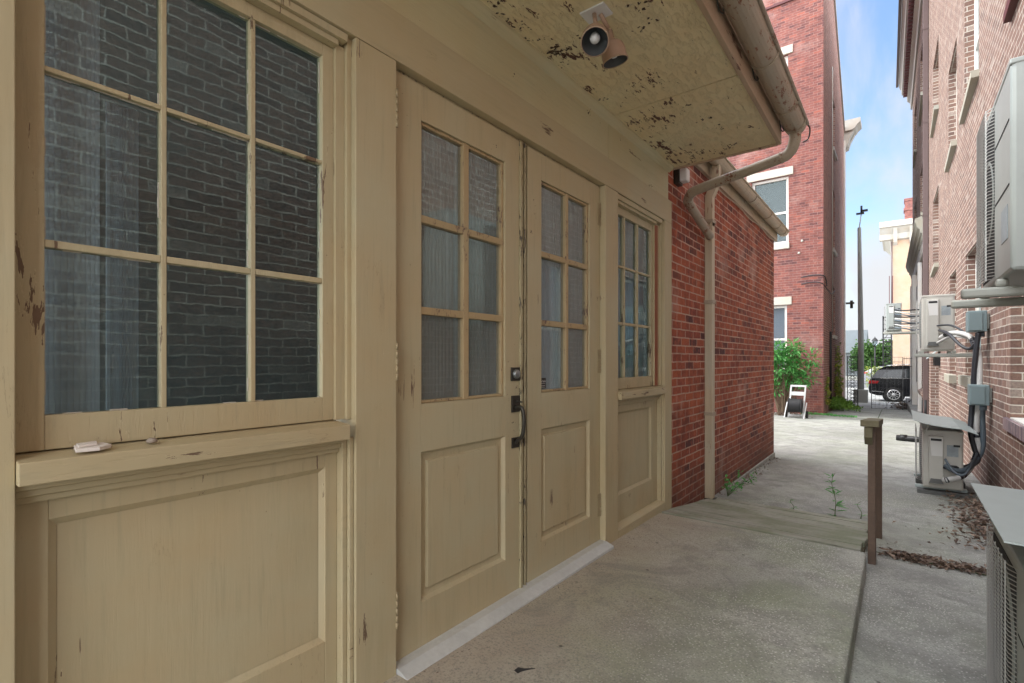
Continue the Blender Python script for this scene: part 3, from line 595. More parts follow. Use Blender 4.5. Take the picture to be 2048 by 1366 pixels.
# bare patches where the paint has flaked off, with lifted flakes at their edges
M['flake']=simple('lifted_paint_flake',(.55,.49,.34),.6,0,.12,40,.1); M['barewood']=simple('bare_brown_wood',(.075,.045,.03),.85,0,.45,120,.3)
def patch(plane,cx,cy,size,seed,ax=1.0,n=None,at=0.):
    r=random.Random(seed); m=MB(); n=n or max(3,int(size*160))
    def P3(a,b,h): return (at+h,a,b) if plane=='x' else (a,b,at-h)
    for i in range(n):
        u=cx+r.gauss(0,size*.42); v=cy+r.gauss(0,size*.42*ax); s_=size*r.uniform(.05,.26)*(1 if i else 1.5); k=r.randint(6,10); ph=r.random()*6; el=r.uniform(.45,1.); ro=r.uniform(0,3.14)
        pts=[]
        for j in range(k):
            t_=2*math.pi*j/k+ph; rr=s_*r.uniform(.4,1.15); a=rr*math.cos(t_); b=rr*math.sin(t_)*el; pts.append((u+a*math.cos(ro)-b*math.sin(ro),v+a*math.sin(ro)+b*math.cos(ro)))
        m.cur=0; m.quad(*[P3(a,b,.0004+i*.00003) for a,b in pts])
        m.cur=1
        for j in range(0,k,2):
            if r.random()<.55:
                a,b=pts[j],pts[(j+1)%k]; q=(pts[j][0]*.6+u*.4+r.uniform(-.3,.3)*s_,pts[j][1]*.6+v*.4+r.uniform(-.3,.3)*s_)
                m.quad(P3(*a,.0003),P3(*b,.0003),P3(*q,r.uniform(.002,.006)))
    m.build('peeling_paint',['barewood','flake'],B)['kind']='stuff'
for i,(y,z,sz,ax) in enumerate([(1.761,2.315,.022,1),(2.444,2.415,.035,1),(2.572,2.40,.022,.8),(2.831,2.398,.018,1),(3.298,2.25,.04,.4)]): patch('x',y,z,sz,100+i,ax,at=F-.008)
for i,(y,z,sz,ax) in enumerate([(1.957,1.814,.016,1.8),(1.957,1.742,.014,1.8),(1.944,1.656,.026,1.6),(1.948,1.43,.008,2),(1.66,1.975,.03,.7),(1.807,.925,.026,.9),(1.748,1.037,.014,1.7),(1.752,.87,.012,2.6),(1.752,.768,.010,2.5),(1.825,1.208,.016,1.4),(1.80,.765,.020,.3),(1.80,.72,.016,.8)]): patch('x',y,z,sz,120+i,ax,at=D)
for i,(x,y,sz,ax) in enumerate([(-1.292,1.552,.05,1.2),(-1.289,1.66,.045,1.3),(-1.285,1.75,.045,1.2),(-1.29,1.84,.05,1.3),(-1.27,1.95,.085,.9),(-1.22,1.98,.045,1),(-1.276,2.085,.04,1.3),(-1.141,1.927,.035,1),(-.839,1.95,.05,1),(-.855,2.03,.05,1),(-.90,2.05,.045,1),(-1.28,2.47,.04,1.6),(-1.31,2.82,.03,1.5),(-1.29,2.95,.03,1.5),(-.955,2.82,.045,1),(-.944,3.05,.05,1.4),(-.877,3.22,.045,1.3),(-.87,3.52,.05,1),(-1.161,3.50,.05,1),(-1.145,3.0,.04,1.3)]): patch('z',x,y,sz,150+i,ax,at=2.4815)
# gutter (half round), bands and hangers
gx,gzc,gr=-.548,2.600,.064
def halfround(mb,x,zc,r,y0,y1,n=12,th=.004):
    A=[math.pi+math.pi*i/n for i in range(n+1)]
    for i in range(n):
        a,b=A[i],A[i+1]
        for rr in (r,r-th):
            k=len(mb.v); mb.v+=[(x+rr*math.cos(a),y0,zc+rr*math.sin(a)),(x+rr*math.cos(b),y0,zc+rr*math.sin(b)),(x+rr*math.cos(b),y1,zc+rr*math.sin(b)),(x+rr*math.cos(a),y1,zc+rr*math.sin(a))]
            mb._face([k,k+1,k+2,k+3],sm=True)
gt=MB(); halfround(gt,gx,gzc,gr,-2.6,3.78); gt.tube([(gx+gr+.004,-2.6,gzc+.002),(gx+gr+.004,3.80,gzc+.002)],.010,8)
A=[math.pi+math.pi*i/12 for i in range(13)]
k=len(gt.v); gt.v+=[(gx+gr*math.cos(a),3.78,gzc+gr*math.sin(a)) for a in A]; gt._face(range(k,k+13))
GU=gt.build('gutter','gutter',B)
for y in (-.6,.7,2.16,2.80,3.40,3.70):
    b=MB(); b.tube([(gx+(gr+.003)*math.cos(a),y,gzc+(gr+.003)*math.sin(a)) for a in A],.0045,6); b.build('gutter_band','gutter',GU)
for y in (2.2,2.86,3.62):
    b=MB(); b.tube(smoothpath([(-.617,y,2.60),(-.612,y+.03,2.55),(-.607,y+.06,2.545),(-.604,y+.08,2.56),(-.606,y+.07,2.575)],4),.0035,5); b.build('gutter_hook','bronze',GU)
b=MB().tube(smoothpath([(gx+gr,3.79,gzc),(gx+gr+.012,3.83,gzc-.02),(gx+gr-.0,3.86,gzc-.07),(gx+gr-.03,3.85,gzc-.09)],4),.005,5); b.build('gutter_hook','bronze',GU)
# eave downspout: elbow under eave end back to the wall
pp=smoothpath([(-.55,3.755,2.56),(-.55,3.76,2.50),(-.585,3.78,2.435),(-.68,3.79,2.405),(-1.18,3.86,2.345),(-1.27,3.885,2.325),(-1.315,3.95,2.30),(-1.322,4.02,2.28),(-1.322,4.55,2.135)],5)
b=MB(); b.tube(pp,.036,12); ds=b.build('downspout','gutter',B)
for i in (14,24,30):
    p=pp[i]; d=(pp[i+1]-p).normalized(); MB().lathe([(.036,-.006),(.0395,-.003),(.0395,.003),(.036,.006)],p,d,12).build('downspout_seam','gutter',ds)
# ---- room behind
rm=MB(); x0,x1,y0,y1,z0,z1=-5.5,-1.47,-2.55,3.66,-.06,2.6
rm.quad((x0,.25,z0),(x0,y1,z0),(x0,y1,z1),(x0,.25,z1)).quad((x0,y0,z0),(x0,.25,z0),(x0,.25,.5),(x0,y0,.5)).quad((x0,y0,z0),(x1,y0,z0),(x1,y0,.8),(x0,y0,.8)).quad((x0,y0,2.45),(x1,y0,2.45),(x1,y0,z1),(x0,y0,z1)).quad((x0,y1,z0),(x1,y1,z0),(x1,y1,z1),(x0,y1,z1)).quad((x0,y0,z0),(x1,y0,z0),(x1,y1,z0),(x0,y1,z0)).quad((x0,y0,z1),(x1,y0,z1),(x1,y1,z1),(x0,y1,z1))  # unseen wall gaps added to let skylight in behind the curtains
rm.build('interior_wall','room',B)
def drape(name,x,y0,y1,z0,z1,amp,wl,m,label,grp=None,lean=0):
    d=MB(); n=max(8,int((y1-y0)/wl*10)); pr_=None
    for i in range(n+1):
        y=y0+(y1-y0)*i/n; xx=x+amp*math.sin(2*math.pi*(y-y0)/wl)+amp*.4*math.sin(5*y/wl+1)
        c=((xx,y+lean,z0),(xx*1.0,y,z1))
        if pr_: d.quad(pr_[0],c[0],c[1],pr_[1],sm=True)
        pr_=c
    o=d.build(name,m); o.modifiers.new('thick','SOLIDIFY').thickness=.002; return tag(o,label,'curtain',grp)
drape('curtain',-1.64,-.35,.372,.35,2.3,.018,.11,'curtain','pleated white curtain behind the leftmost panes of the large window','curtains behind the glass')
drape('curtain',-1.70,.395,.47,.35,1.75,.008,.05,'curtaind','narrow grey curtain fold just right of the bright curtain in the large window','curtains behind the glass')
drape('curtain',-1.475,1.11,1.50,.75,2.02,.002,.19,'sheer','grey sheer behind the left panes of the left door leaf','curtains behind the glass')
drape('curtain',-1.485,1.50,1.835,.75,2.02,.002,.18,'sheerb','teal sheer behind the right panes of the left door leaf','curtains behind the glass')
drape('curtain',-1.50,1.93,2.60,.75,2.02,.010,.13,'curtaind','folded grey curtain behind the glass of the right door leaf','curtains behind the glass')
drape('curtain',-1.52,2.80,3.55,.75,2.1,.010,.12,'curtr','pale blue curtain behind the small far window','curtains behind the glass')

# chips on the sill
c=MB().prism([(-1.385,.268),(-1.337,.262),(-1.333,.300),(-1.352,.325),(-1.383,.318)],'z',.858,.866).prism([(-1.375,.27),(-1.345,.268),(-1.350,.30),(-1.38,.305)],'z',.8665,.871)
for i,v in enumerate(c.v): c.v[i]=(v[0],v[1],v[2]+.05*(-1.335-v[0]))
tag(c.build('plaster_chip','chip',bev=.001),'broken white plaster chip lying on the left end of the window sill','debris')
c=MB().lathe([(0,0),(.011,.001),(.012,.006),(.006,.011),(0,.012)],(-1.362,.402,.858),(0,0,1),7)
tag(c.build('pebble','ivory'),'small brown pebble on the window sill right of the white chip','debris')

# ================================================================ floodlight under the eave
FL=thing('floodlight_fixture',(-.99,1.84,2.482),'brown twin-cone floodlight on a white plate under the peeling eave','outdoor light')
MB().box(-1.045,-.935,1.80,1.885,2.474,2.4815).build('mounting_plate','plate',FL,.002)
def lamp_head(o,d,n_,tilt=0):
    o=Vector(o);d=Vector(d).normalized()
    h=MB(); prof=[(.0,-.09),(.013,-.09),(.015,-.055),(.022,-.045),(.030,-.042),(.044,-.028),(.050,-.008),(.0515,.035),(.0535,.038),(.0505,.038)]
    h.lathe(prof,o,d,28); hd=h.build('lamp_head','lampbrown',FL)
    MB().lathe([(.0500,.037),(.048,0),(.034,-.03),(.0,-.036)],o,d,28).build('reflector','lampin',hd)
    MB().lathe([(.0,.022),(.010,.020),(.018,.012),(.021,0),(.018,-.014),(.011,-.028),(.010,-.036)],o,d,18).build('bulb','bulb',hd)
    MB().lathe([(.0505,.0375),(.0545,.0385),(.0545,.0345)],o,d,28).build('rim','fascia',hd)
    return hd
lamp_head((-.941,1.741,2.305),(.28,-.55,-.79),1)
lamp_head((-.955,1.93,2.345),(.12,.22,-.96),2)
MB().tube([(-.995,1.835,2.474),(-.976,1.812,2.405)],.009,10).tube([(-.975,1.85,2.474),(-.965,1.90,2.435)],.009,10).build('swivel_arm','lampbrown',FL)

# ================================================================ brick wing
BW=thing('brick_wing',(-1.40,5.7,-.3),'low orange-red brick wing with cream gutter and downspout, next to the tan front','building')
XW=-1.385
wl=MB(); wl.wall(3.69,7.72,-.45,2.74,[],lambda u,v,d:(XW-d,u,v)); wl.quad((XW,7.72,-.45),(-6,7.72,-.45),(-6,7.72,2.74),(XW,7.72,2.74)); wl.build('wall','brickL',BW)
MB().prism([(-1.372,-.40),(-1.374,-.245),(-1.40,-.225),(-1.40,-.40)],'y',4.9,7.735).build('foundation','alley',BW)
MB().box(-1.39,-1.355,3.70,7.80,2.700,2.82).build('fascia_board','pipe',BW,.002)
MB().prism([(-1.30,2.86),(-1.30,2.83),(-1.39,2.825),(-6,2.825),(-6,3.9)],'y',3.72,7.84).build('roof','roof',BW)
gt=MB(); halfround(gt,-1.285,2.83,.062,3.72,7.86,10); gt.tube([(-1.285+.066,3.72,2.832),(-1.285+.066,7.87,2.832)],.009,7)
k=len(gt.v); gt.v+=[(-1.285+.062*math.cos(a),7.86,2.83+.062*math.sin(a)) for a in A]; gt._face(range(k,k+13)); g2=gt.build('gutter','pipe',BW)
for y in (5.0,5.9,6.7,7.3,7.7):
    b=MB(); b.tube([(-1.285+.065*math.cos(a),y,2.83+.065*math.sin(a)) for a in A],.004,6); b.build('gutter_band','gutter',g2)
def rect_pipe(mb,x0,x1,y0,y1,z0,z1,rib=.006):
    w_=x1-x0; P=[(x0,y0),(x0+w_*.3,y0),(x0+w_*.38,y0+rib),(x0+w_*.5,y0),(x0+w_*.62,y0+rib),(x0+w_*.7,y0),(x1,y0),(x1,y1),(x0,y1)]
    mb.prism(P,'z',z0,z1)
p=MB(); rect_pipe(p,-1.384,-1.318,4.60,4.68,-.22,2.30); dp=p.build('downspout','pipe',BW,.003)
MB().prism([(-1.384,2.24),(-1.318,2.24),(-1.318,2.50),(-1.26,2.62),(-1.26,2.78),(-1.325,2.78),(-1.325,2.64),(-1.384,2.52)],'y',4.605,4.675).build('downspout_offset','pipe',dp,.003)
for z in (.55,1.55,2.27): MB().box(-1.385,-1.312,4.593,4.687,z,z+.03).build('strap','gutter',dp)
MB().box(-1.385,-1.30,4.59,4.69,-.245,-.19).build('boot','bronze',dp,.004)
b=MB().tube(smoothpath([(-1.36,4.72+i*.33,2.685-.012*math.sin(i*1.9)-.01*(i%3)) for i in range(10)],4),.004,5)
tag(b.build('eave_cable','pipe'),'thin cream cable sagging along the top of the red brick wing wall','cable')
WLt=thing('wall_light',(-1.36,3.9,2.44),'dark square wall light with pale cover high on the brick wing near the eave','outdoor light')
MB().box(-1.384,-1.345,3.82,3.92,2.41,2.53).build('backplate','bronze',WLt,.003); MB().box(-1.3445,-1.285,3.83,3.91,2.42,2.52).build('cover','plate',WLt,.012)

# ================================================================ tall brick building
TB=thing('tall_brick_building',(-1.75,17,-.6),'tall dark red brick building with stone lintels beyond the brick wing','building')
ax,ay=-1.745,16.9; sk=-.0265
PF=lambda u,v,d:(u,ay+d,v)     # south face
zt=lambda t:15.2-.36*t
holes=[(-3.66,-2.637,4.55,6.57),(-3.72,-2.677,.75,2.69),(-3.66,-2.65,9.2,10.2),(-6.6,-5.5,4.55,6.57),(-6.6,-5.5,9.2,10.2)]
f=MB(); f.wall(-9,ax,-.9,15.2,holes,PF,.14); f.build('south_wall','brickT',TB)
sh=[(3.6,4.6,1.9,3.6),(3.6,4.6,4.9,7.0),(3.6,4.6,8.4,10.2)]
f=MB(); PS=lambda u,v,d:(ax+sk*u-d,ay+u,v); f.wall(0,10.3,-.95,11.3,sh,PS,.12)
f.quad(PS(0,11.3,0),PS(10.3,11.3,0),PS(10.3,11.45,0),PS(0,15.2,0),uv=[(0,11.3),(10.3,11.3),(10.3,11.45),(0,15.2)]); f.build('alley_wall','brickTs',TB)
f=MB(); f.quad(PS(10.3,-1.2,0),(-9,ay+10.3,-1.2),(-9,ay+10.3,11.45),PS(10.3,11.45,0)).build('street_wall','brickTs',TB)
f=MB(); f.quad((ax,ay,15.2),(ax+sk*10.3,ay+10.3,11.45),(-9,ay+10.3,11.45),(-9,ay,15.2)).build('roof','roof',TB)
MB().box(-9,ax+.04,ay-.05,ay+.10,11.75,11.82).build('band_course','darkred',TB)
f=MB(); f.quad(PS(-.02,15.2,-.05),PS(10.3,11.45,-.05),PS(10.3,11.6,-.05),PS(-.02,15.35,-.05)).quad(PS(-.02,15.2,-.05),PS(10.3,11.45,-.05),PS(10.3,11.45,.05),PS(-.02,15.2,.05)).build('coping','trimgrey',TB)
def sash_window(par,x0,x1,z0,z1,y,lint=None,curt=True,rail=.47):
    fr=MB(); t_=.075
    fr.box(x0,x0+t_,y,y+.10,z0,z1); fr.box(x1-t_,x1,y,y+.10,z0,z1); fr.box(x0+t_,x1-t_,y,y+.10,z1-t_,z1); fr.box(x0+t_,x1-t_,y,y+.10,z0,z0+t_); zm=z0+(z1-z0)*rail; fr.box(x0+t_,x1-t_,y+.02,y+.08,zm-.03,zm+.03)
    fo=fr.build('window_frame','white',par)
    MB().quad((x0+t_,y+.06,z0+t_),(x1-t_,y+.06,z0+t_),(x1-t_,y+.06,z1-t_),(x0+t_,y+.06,z1-t_)).build('glass','glassfar',fo)
    MB().quad((x0,y+.2,z0),(x1,y+.2,z0),(x1,y+.2,z1),(x0,y+.2,z1)).build('dark_room','dark' if not curt else 'curtaind',fo)
    if lint: MB().box(x0-.13,x1+.13,y-.145,y+.02,z1+.001,z1+.24).build('lintel','stone',par,.01); MB().box(x0-.03,x1+.03,y-.17,y+.02,z0-.18,z0-.001).build('stone_sill','stone',par,.01)
sash_window(TB,-3.66,-2.637,4.55,6.57,ay+.10,True,False); sash_window(TB,-3.72,-2.677,.75,2.69,ay+.10,True,True); sash_window(TB,-3.66,-2.65,9.2,10.2,ay+.10,True,False)
for h in holes[3:]: sash_window(TB,h[0],h[1],h[2],h[3],ay+.10,True,False)
for h in sh:
    f=MB(); x=ax+sk*4.1-.10; f.box(x-.02,x+.02,ay+3.6,ay+4.6,h[2],h[3]); f.build('side_window','dark',TB); MB().box(x,x+.16,ay+3.5,ay+4.7,h[2]-.12,h[2]).build('side_sill','stone',TB)
# conduits on alley wall and corner trim
MB().tube([(ax+sk*2.2+.03,ay+2.2,-.45),(ax+sk*2.2+.03,ay+2.2,1.95)],.035,8).build('iron_pipe','iron',TB)
MB().tube([(ax+sk*3.2+.02,ay+3.2,2.0),(ax+sk*3.2+.02,ay+3.2,11)],.015,6).build('conduit','trimgrey',TB)
MB().box(ax+sk*10.3-.10,ax+sk*10.3+.06,ay+10.3,ay+10.42,-.9,11.0).build('corner_trim','white',TB)
MB().tube([(ax+sk*3+.03,ay+2.9,-.44),(ax+sk*5+.03,ay+5.2,-.36)],.03,8).build('drain_pipe','white',TB)
# street cornice at the far end
ey=ay+10.3; cx=ax+sk*10.3
MB().prism([(cx-.4,11.9),(cx+.62,11.9),(cx+.62,11.72),(cx+.50,11.62),(cx+.42,11.5),(cx+.30,11.42),(cx-.4,11.42)],'y',ey,ey+1.0).build('street_cornice','trimgrey',TB)
MB().prism([(cx,10.75),(cx+.14,10.8),(cx+.22,11.1),(cx+.38,11.42),(cx,11.42)],'y',ey+.1,ey+.4).prism([(cx,10.75),(cx+.14,10.8),(cx+.22,11.1),(cx+.38,11.42),(cx,11.42)],'y',ey+.6,ey+.9).build('cornice_bracket','trimgrey',TB)
# little star anchors, cable
for (px,z) in ((-2.28,4.55),(-2.36,4.2)):
    MB().lathe([(0,0),(.04,0),(.03,.03),(0,.03)],(px,ay-.001,z),(0,-1,0),8).build('wall_anchor','stone',TB)
b=MB().tube(smoothpath([(-2.3,ay-.05,3.47),(-2.0,ay-.06,3.5),(-1.75,ay-.06,3.47),(-1.70,ay+.15,3.38),(-1.69,ay+.3,3.2)],4),.016,6).tube(smoothpath([(-2.3,ay-.04,3.27),(-2.0,ay-.05,3.30),(-1.77,ay-.05,3.24),(-1.70,ay+.6,3.12),(-1.70,ay+1.8,3.12),(-1.72,ay+2.9,3.35)],4),.014,6)
tag(b.build('service_cable','blackcable'),'black cable bent round the corner of the tall red brick building','cable')
b=MB().box(-1.93,-1.62,27.0,27.25,3.55,3.62).tube([(-1.72,27.1,3.35),(-1.72,27.1,3.7)],.06,8)
tag(b.build('wall_lantern','bronze'),'small dark wall lantern at the far corner of the tall brick building','outdoor light')

# ================================================================ right brick building
RB=thing('long_brick_building',(.7,9,-.3),'long brown-pink brick building with white mortar lining the right side of the alley','building')
wx=lambda y:.817-.016*y
PR=lambda u,v,d:(wx(u)+d,u,v)
WN=[(4.75,5.81,.56,2.35),(7.45,8.80,.85,2.40),(9.9,10.85,.82,2.40),(4.5,5.70,3.92,5.6),(7.62,8.90,4.28,5.9),(9.85,11.05,4.28,5.82),(13.1,14.6,2.98,4.55),(13.1,14.6,6.12,7.55),
    (4.5,5.7,7.6,9.3),(7.62,8.9,7.6,9.3),(9.85,11.05,7.6,9.3),(17.8,20.0,5.1,6.75),(17.8,20.0,8.4,10.3),(22.5,24.3,5.1,6.75),(22.5,24.3,8.4,10.3),
    (-1.4,-.3,.56,2.35),(-1.4,-.3,3.92,5.6),(1.6,2.7,3.92,5.6),(.2,1.0,3.0,3.4)]
f=MB(); f.wall(-1.6,26,-1.1,12.6,[h for i,h in enumerate(WN[:18]) if i not in(15,16)]+[(13.05,15.35,-.7,1.15,.35)],PR,.115); f.build('wall','brickR',RB)
f=MB(); f.quad((wx(26),26,-1.2),(9,26,-1.2),(9,26,12.6),(wx(26),26,12.6)).quad((wx(-1.6),-1.6,-1.2),(9,-1.6,-1.2),(9,-1.6,12.6),(wx(-1.6),-1.6,12.6)).build('end_wall','brickR',RB)  # near end is unseen, building cut short there to let light onto the facade
MB().quad((wx(-1.6),-1.6,12.6),(9,-1.6,12.6),(9,26,12.6),(wx(26),26,12.6)).build('roof','roof',RB)
MB().quad((wx(13)+.36,13,-.8),(wx(15.4)+.36,15.4,-.8),(wx(15.4)+.36,15.4,1.2),(wx(13)+.36,13,1.2)).build('basement_door','brownpipe',RB)
for i,(a,b,c,d) in enumerate(WN[:18]):
    if i in (15,16): continue
    x=wx((a+b)/2)+.085; fr=MB(); t_=.06
    fr.box(x,x+.05,a,a+t_,c,d); fr.box(x,x+.05,b-t_,b,c,d); fr.box(x,x+.05,a+t_,b-t_,d-t_,d); fr.box(x,x+.05,a+t_,b-t_,c,c+t_); fr.box(x+.005,x+.04,a+t_,b-t_,(c+d)/2-.02,(c+d)/2+.02)
    fo=fr.build('window_frame','white',RB)
    MB().quad((x+.03,a,c),(x+.03,b,c),(x+.03,b,d),(x+.03,a,d)).build('glass','glassfar',fo); MB().quad((x+.2,a,c),(x+.2,b,c),(x+.2,b,d),(x+.2,a,d)).build('blind','curtaind',fo)
    if i==0 or i==15: 
        m=MB(); m.v=[]; X=wx(a)
        m.box(X-.045,X+.09,a-.14,b+.16,c-.10,c-.002); ob=m.build('rowlock_sill','rowlock',RB); MB().box(X-.02,X+.09,a,b-.01,c-.0015,c+.012).build('sill_cap','aclight',RB)
    elif i in (1,2): MB().box(wx(b)-.07,wx(a)+.09,a-.05,b+.07,c-.125,c-.002).build('stone_sill','sillgrey',RB,.004)
    else: MB().box(wx(b)-.05,wx(a)+.09,a-.06,b+.08,c-.085,c-.002).build('stone_sill','darkred' if i in(3,) else 'sillgrey',RB,.003)
# downspout of the right building
x=wx(16.2); MB().box(x-.11,x-.005,16.0,16.14,-.35,12.2).build('downspout','brownpipe',RB,.006)
MB().tube([(x-.06,16.07,-.56),(x-.06,16.07,.05)],.075,10).build('downspout_boot','iron',RB)
for z in (2.3,4.6,6.9,9.2): MB().box(x-.118,x-.002,15.99,16.15,z,z+.04).build('downspout_strap','brownpipe',RB)
# roof cornice
c=MB(xf=lambda a,y,z:(wx(y)-a,y,z)); c.prism([(0,11.35),(.05,11.35),(.07,11.62),(.16,11.72),(.18,11.95),(.34,12.05),(.36,12.25),(.42,12.35),(.44,12.62),(0,12.62)],'y',-1.7,26.4); c.build('roof_cornice','trimgrey',RB)
c=MB(xf=lambda a,y,z:(wx(y)-a,y,z))
y=14.0
while y<26: MB(xf=lambda a,y,z:(wx(y)-a,y,z)).box(.165,.30,y,y+.10,11.76,11.93).build('dentil','darkred',RB); y+=.22
c=MB(xf=lambda a,y,z:(wx(y)-a,y,z)); c.box(.445,.53,-1.7,26.4,12.42,12.56); c.build('roof_gutter','brownpipe',RB)
# storefront entablature + pilasters + plinth
c=MB(xf=lambda a,y,z:(wx(y)-a,y,z)); c.prism([(0,4.30),(.06,4.30),(.07,4.42),(.11,4.46),(.12,4.54),(.17,4.60),(.20,4.70),(.225,4.76),(.225,4.84),(0,4.92)],'y',17.3,25.8); c.build('shop_cornice','sillgrey',RB)
MB(xf=lambda a,y,z:(wx(y)-a,y,z)).box(0,.05,17.35,25.6,3.95,4.2995).build('shop_frieze','trimgrey',RB)
for q in ((.09,19.2,19.5),(.13,22.0,22.35),(.09,25.2,25.6)): MB(xf=lambda a,y,z:(wx(y)-a,y,z)).box(0,q[0],q[1],q[2],-.5,3.9495).build('pilaster','white',RB)
MB(xf=lambda a,y,z:(wx(y)-a,y,z)).box(0,.24,18.6,25.7,-.95,-.50).build('stone_plinth','walk',RB)
MB(xf=lambda a,y,z:(wx(y)-a,y,z)).box(0,.03,19.6,21.9,.3,3.5).box(0,.03,22.5,25.1,.3,3.5).build('shop_window','brownpipe',RB)
MB(xf=lambda a,y,z:(wx(y)-a,y,z)).prism([(0,.02),(.06,.02),(.10,.10),(.10,.16),(0,.22)],'y',16.9,19.0).build('brick_ledge','brickR',RB)

# metal hood above basement recess
V=thing('vent_hood',(.55,12.6,1.2),'small slanted galvanised vent hood sticking out of the right brick wall','vent')
MB().prism([(.42,1.06),(.42,1.075),(.64,1.30),(.64,1.285)],'y',12.6,13.3).build('slanted_cover','sheet',V); MB().box(.53,.63,12.65,13.2,.93,1.12).build('vent_box','iron',V)
P_=MB().tube([(-.05,11.35,gz(11.3)+.05),(.60,11.25,gz(11.3)+.05)],.05,10).tube([(.0,11.35,gz(11.3)+.05),(.1,11.34,gz(11.3)+.05)],.062,10)
tag(P_.build('drain_pipe','iron'),'short black drain pipe lying across the alley by the right wall','pipe')

# ================================================================ air conditioners
GRP='air conditioner units along the right wall'
def ac(name_label,xf_,xb,y0,ln,z0,z1,gm='acbox',lid=None,feet=None,arms=None,cov=True,gstart=None,gwire=.0016,nh=None,pr=.045):
    """front faces -X, near end faces -Y"""
    U=thing('air_conditioner',((xf_+xb)/2,y0+ln/2,z0),name_label,'air conditioner',GRP)
    y1=y0+ln; gs=gstart if gstart is not None else y0+ln*.28
    MB().box(xf_,xb,y0,y1,z0,z1).build('casing',gm,U,.018)
    MB().box(xf_-.004,xb+.004,y0-.004,y1+.004,z1-.022,z1+.004).build('top_cover',gm,U,.006)
    MB().box(xf_-.002,xf_+.0,gs+.02,y1-.03,z0+.04,z1-.04).build('fan_opening','dark',U)
    # fan ring
    cy,cz=(gs+y1)/2,(z0+z1)/2; rr=min((y1-gs)/2,(z1-z0)/2)-.04
    MB().lathe([(rr,0),(rr+.012,.006),(rr+.02,0)],(xf_-.002,cy,cz),(-1,0,0),32).build('fan_ring','acgrey',U)
    g=MB(); n=nh or int((z1-z0-.05)/.020)
    for i in range(n+1):
        z=z0+.025+(z1-z0-.05)*i/n
        g.tube([(xf_,gs,z),(xf_-pr*.7,gs+.030,z),(xf_-pr*.95,gs+.08,z),(xf_-pr,cy,z),(xf_-pr*.95,y1-.07,z),(xf_-pr*.7,y1-.025,z),(xf_,y1-.005,z)],gwire,4,caps=False)
    for k in range(7):
        y=gs+.05+(y1-gs-.10)*k/6; g.tube([(xf_-pr*.88,y,z0+.02),(xf_-pr*.88,y,z1-.02)],gwire*1.2,4,caps=False)
    g.build('fan_grille','wire',U)
    w_=xb-xf_
    if cov:
        # cable cover on the near end, left half, with pale handle recess
        c=MB(); c.prism([(xf_+w_*.14,z0+.05),(xf_+w_*.52,z0+.05),(xf_+w_*.52,z1-.05),(xf_+w_*.14,z1-.05)],'y',y0-.035,y0-.0005); cc=c.build('end_cover',gm,U,.008)
        MB().prism([(xf_+w_*.17,z1-.065),(xf_+w_*.50,z1-.065),(xf_+w_*.49,z1-.24),(xf_+w_*.22,z1-.24)],'y',y0-.037,y0-.034).build('pale_panel','aclight',cc)
        MB().box(xf_+w_*.20,xf_+w_*.47,y0-.0385,y0-.0368,z1-.095,z1-.072).build('handle_slot','dark',cc)
        MB().prism([(xf_+w_*.16,z0+.055),(xf_+w_*.52,z0+.055),(xf_+w_*.46,z0+.10),(xf_+w_*.20,z0+.10)],'y',y0-.038,y0-.0345).build('lower_recess','block',cc)
        MB().box(xf_+w_*.60,xf_+w_*.88,y0-.002,y0+.001,z1-.24,z1-.13).build('rating_label','labelblue',U)
        MB().box(xf_+w_*.76,xf_+w_*.92,y0-.0035,y0-.0015,z1-.145,z1-.125).build('label_bar','dark',U)
    if feet:
        for a in (y0+.10,y1-.16): MB().box(xf_-.055,xb+.035,a,a+.05,z0-.03,z0-.001).build('foot','sheet',U,.003)
        for a in (y0+.03,y1-.24): MB().box(xf_-.04,xb+.06,a,a+.16,feet,z0-.031).build('support_block','block',U,.006)
    if arms:
        for a in (y0-.02,y1-.16): 
            MB().box(xf_-.06,wx(a)-.002,a,a+.045,z0-.075,z0-.035).box(xf_-.02,xf_+.02,a+.005,a+.04,z0-.0345,z0-.001).box(xb-.03,xb+.01,a+.005,a+.04,z0-.0345,z0-.001).build('wall_bracket','bracket',U,.006)
    return U
# near upper unit
U=ac('large grey-green air conditioner on wall brackets at the upper right, closest to us',.40,.73,3.2,.98,1.455,2.42,'acgrey',cov=False,gstart=3.68,gwire=.0024,pr=.035,nh=52)
MB().box(.3975,.3995,3.28,3.46,1.62,1.78).build('warning_label','labelblue',U)
for q in (1.86,2.16): MB().box(.3975,.3995,3.24,3.67,q,q+.007).build('panel_seam','dark',U)
for a in (3.47,4.10): MB().box(.25,wx(a)-.002,a,a+.05,1.365,1.415).box(.38,.43,a+.005,a+.045,1.4155,1.4545).box(.66,.71,a+.005,a+.045,1.4155,1.4545).build('wall_bracket','bracket',U,.012)
# near lower unit
U=ac('grey-green air conditioner on the ground under a flat metal sheet, bottom right corner',.255,.58,1.52,.88,-.07,.50,'acgrey',feet=-.13,cov=False,gstart=1.93,gwire=.0015,pr=.022,nh=42)
for q in (.10,.30): MB().box(.2535,.2545,1.58,1.92,q,q+.004).build('panel_seam','dark',U)
MB().prism([(.200,.603),(.69,.585),(.69,.589),(.200,.607)],'y',1.70,2.43).build('sheet_metal_lid','sheet',U)
for q in ((.30,1.75,.600),(.30,2.33,.600),(.53,1.75,.590),(.53,2.33,.590)): MB().box(q[0],q[0]+.02,q[1],q[1]+.02,.501,q[2]-.002).build('lid_post','bracket',U)
# mid wall unit
ac('beige air conditioner on wall brackets halfway down the alley, side with pale panel facing us',.205,.495,7.62,.85,1.155,1.80,'acbox',arms=True)
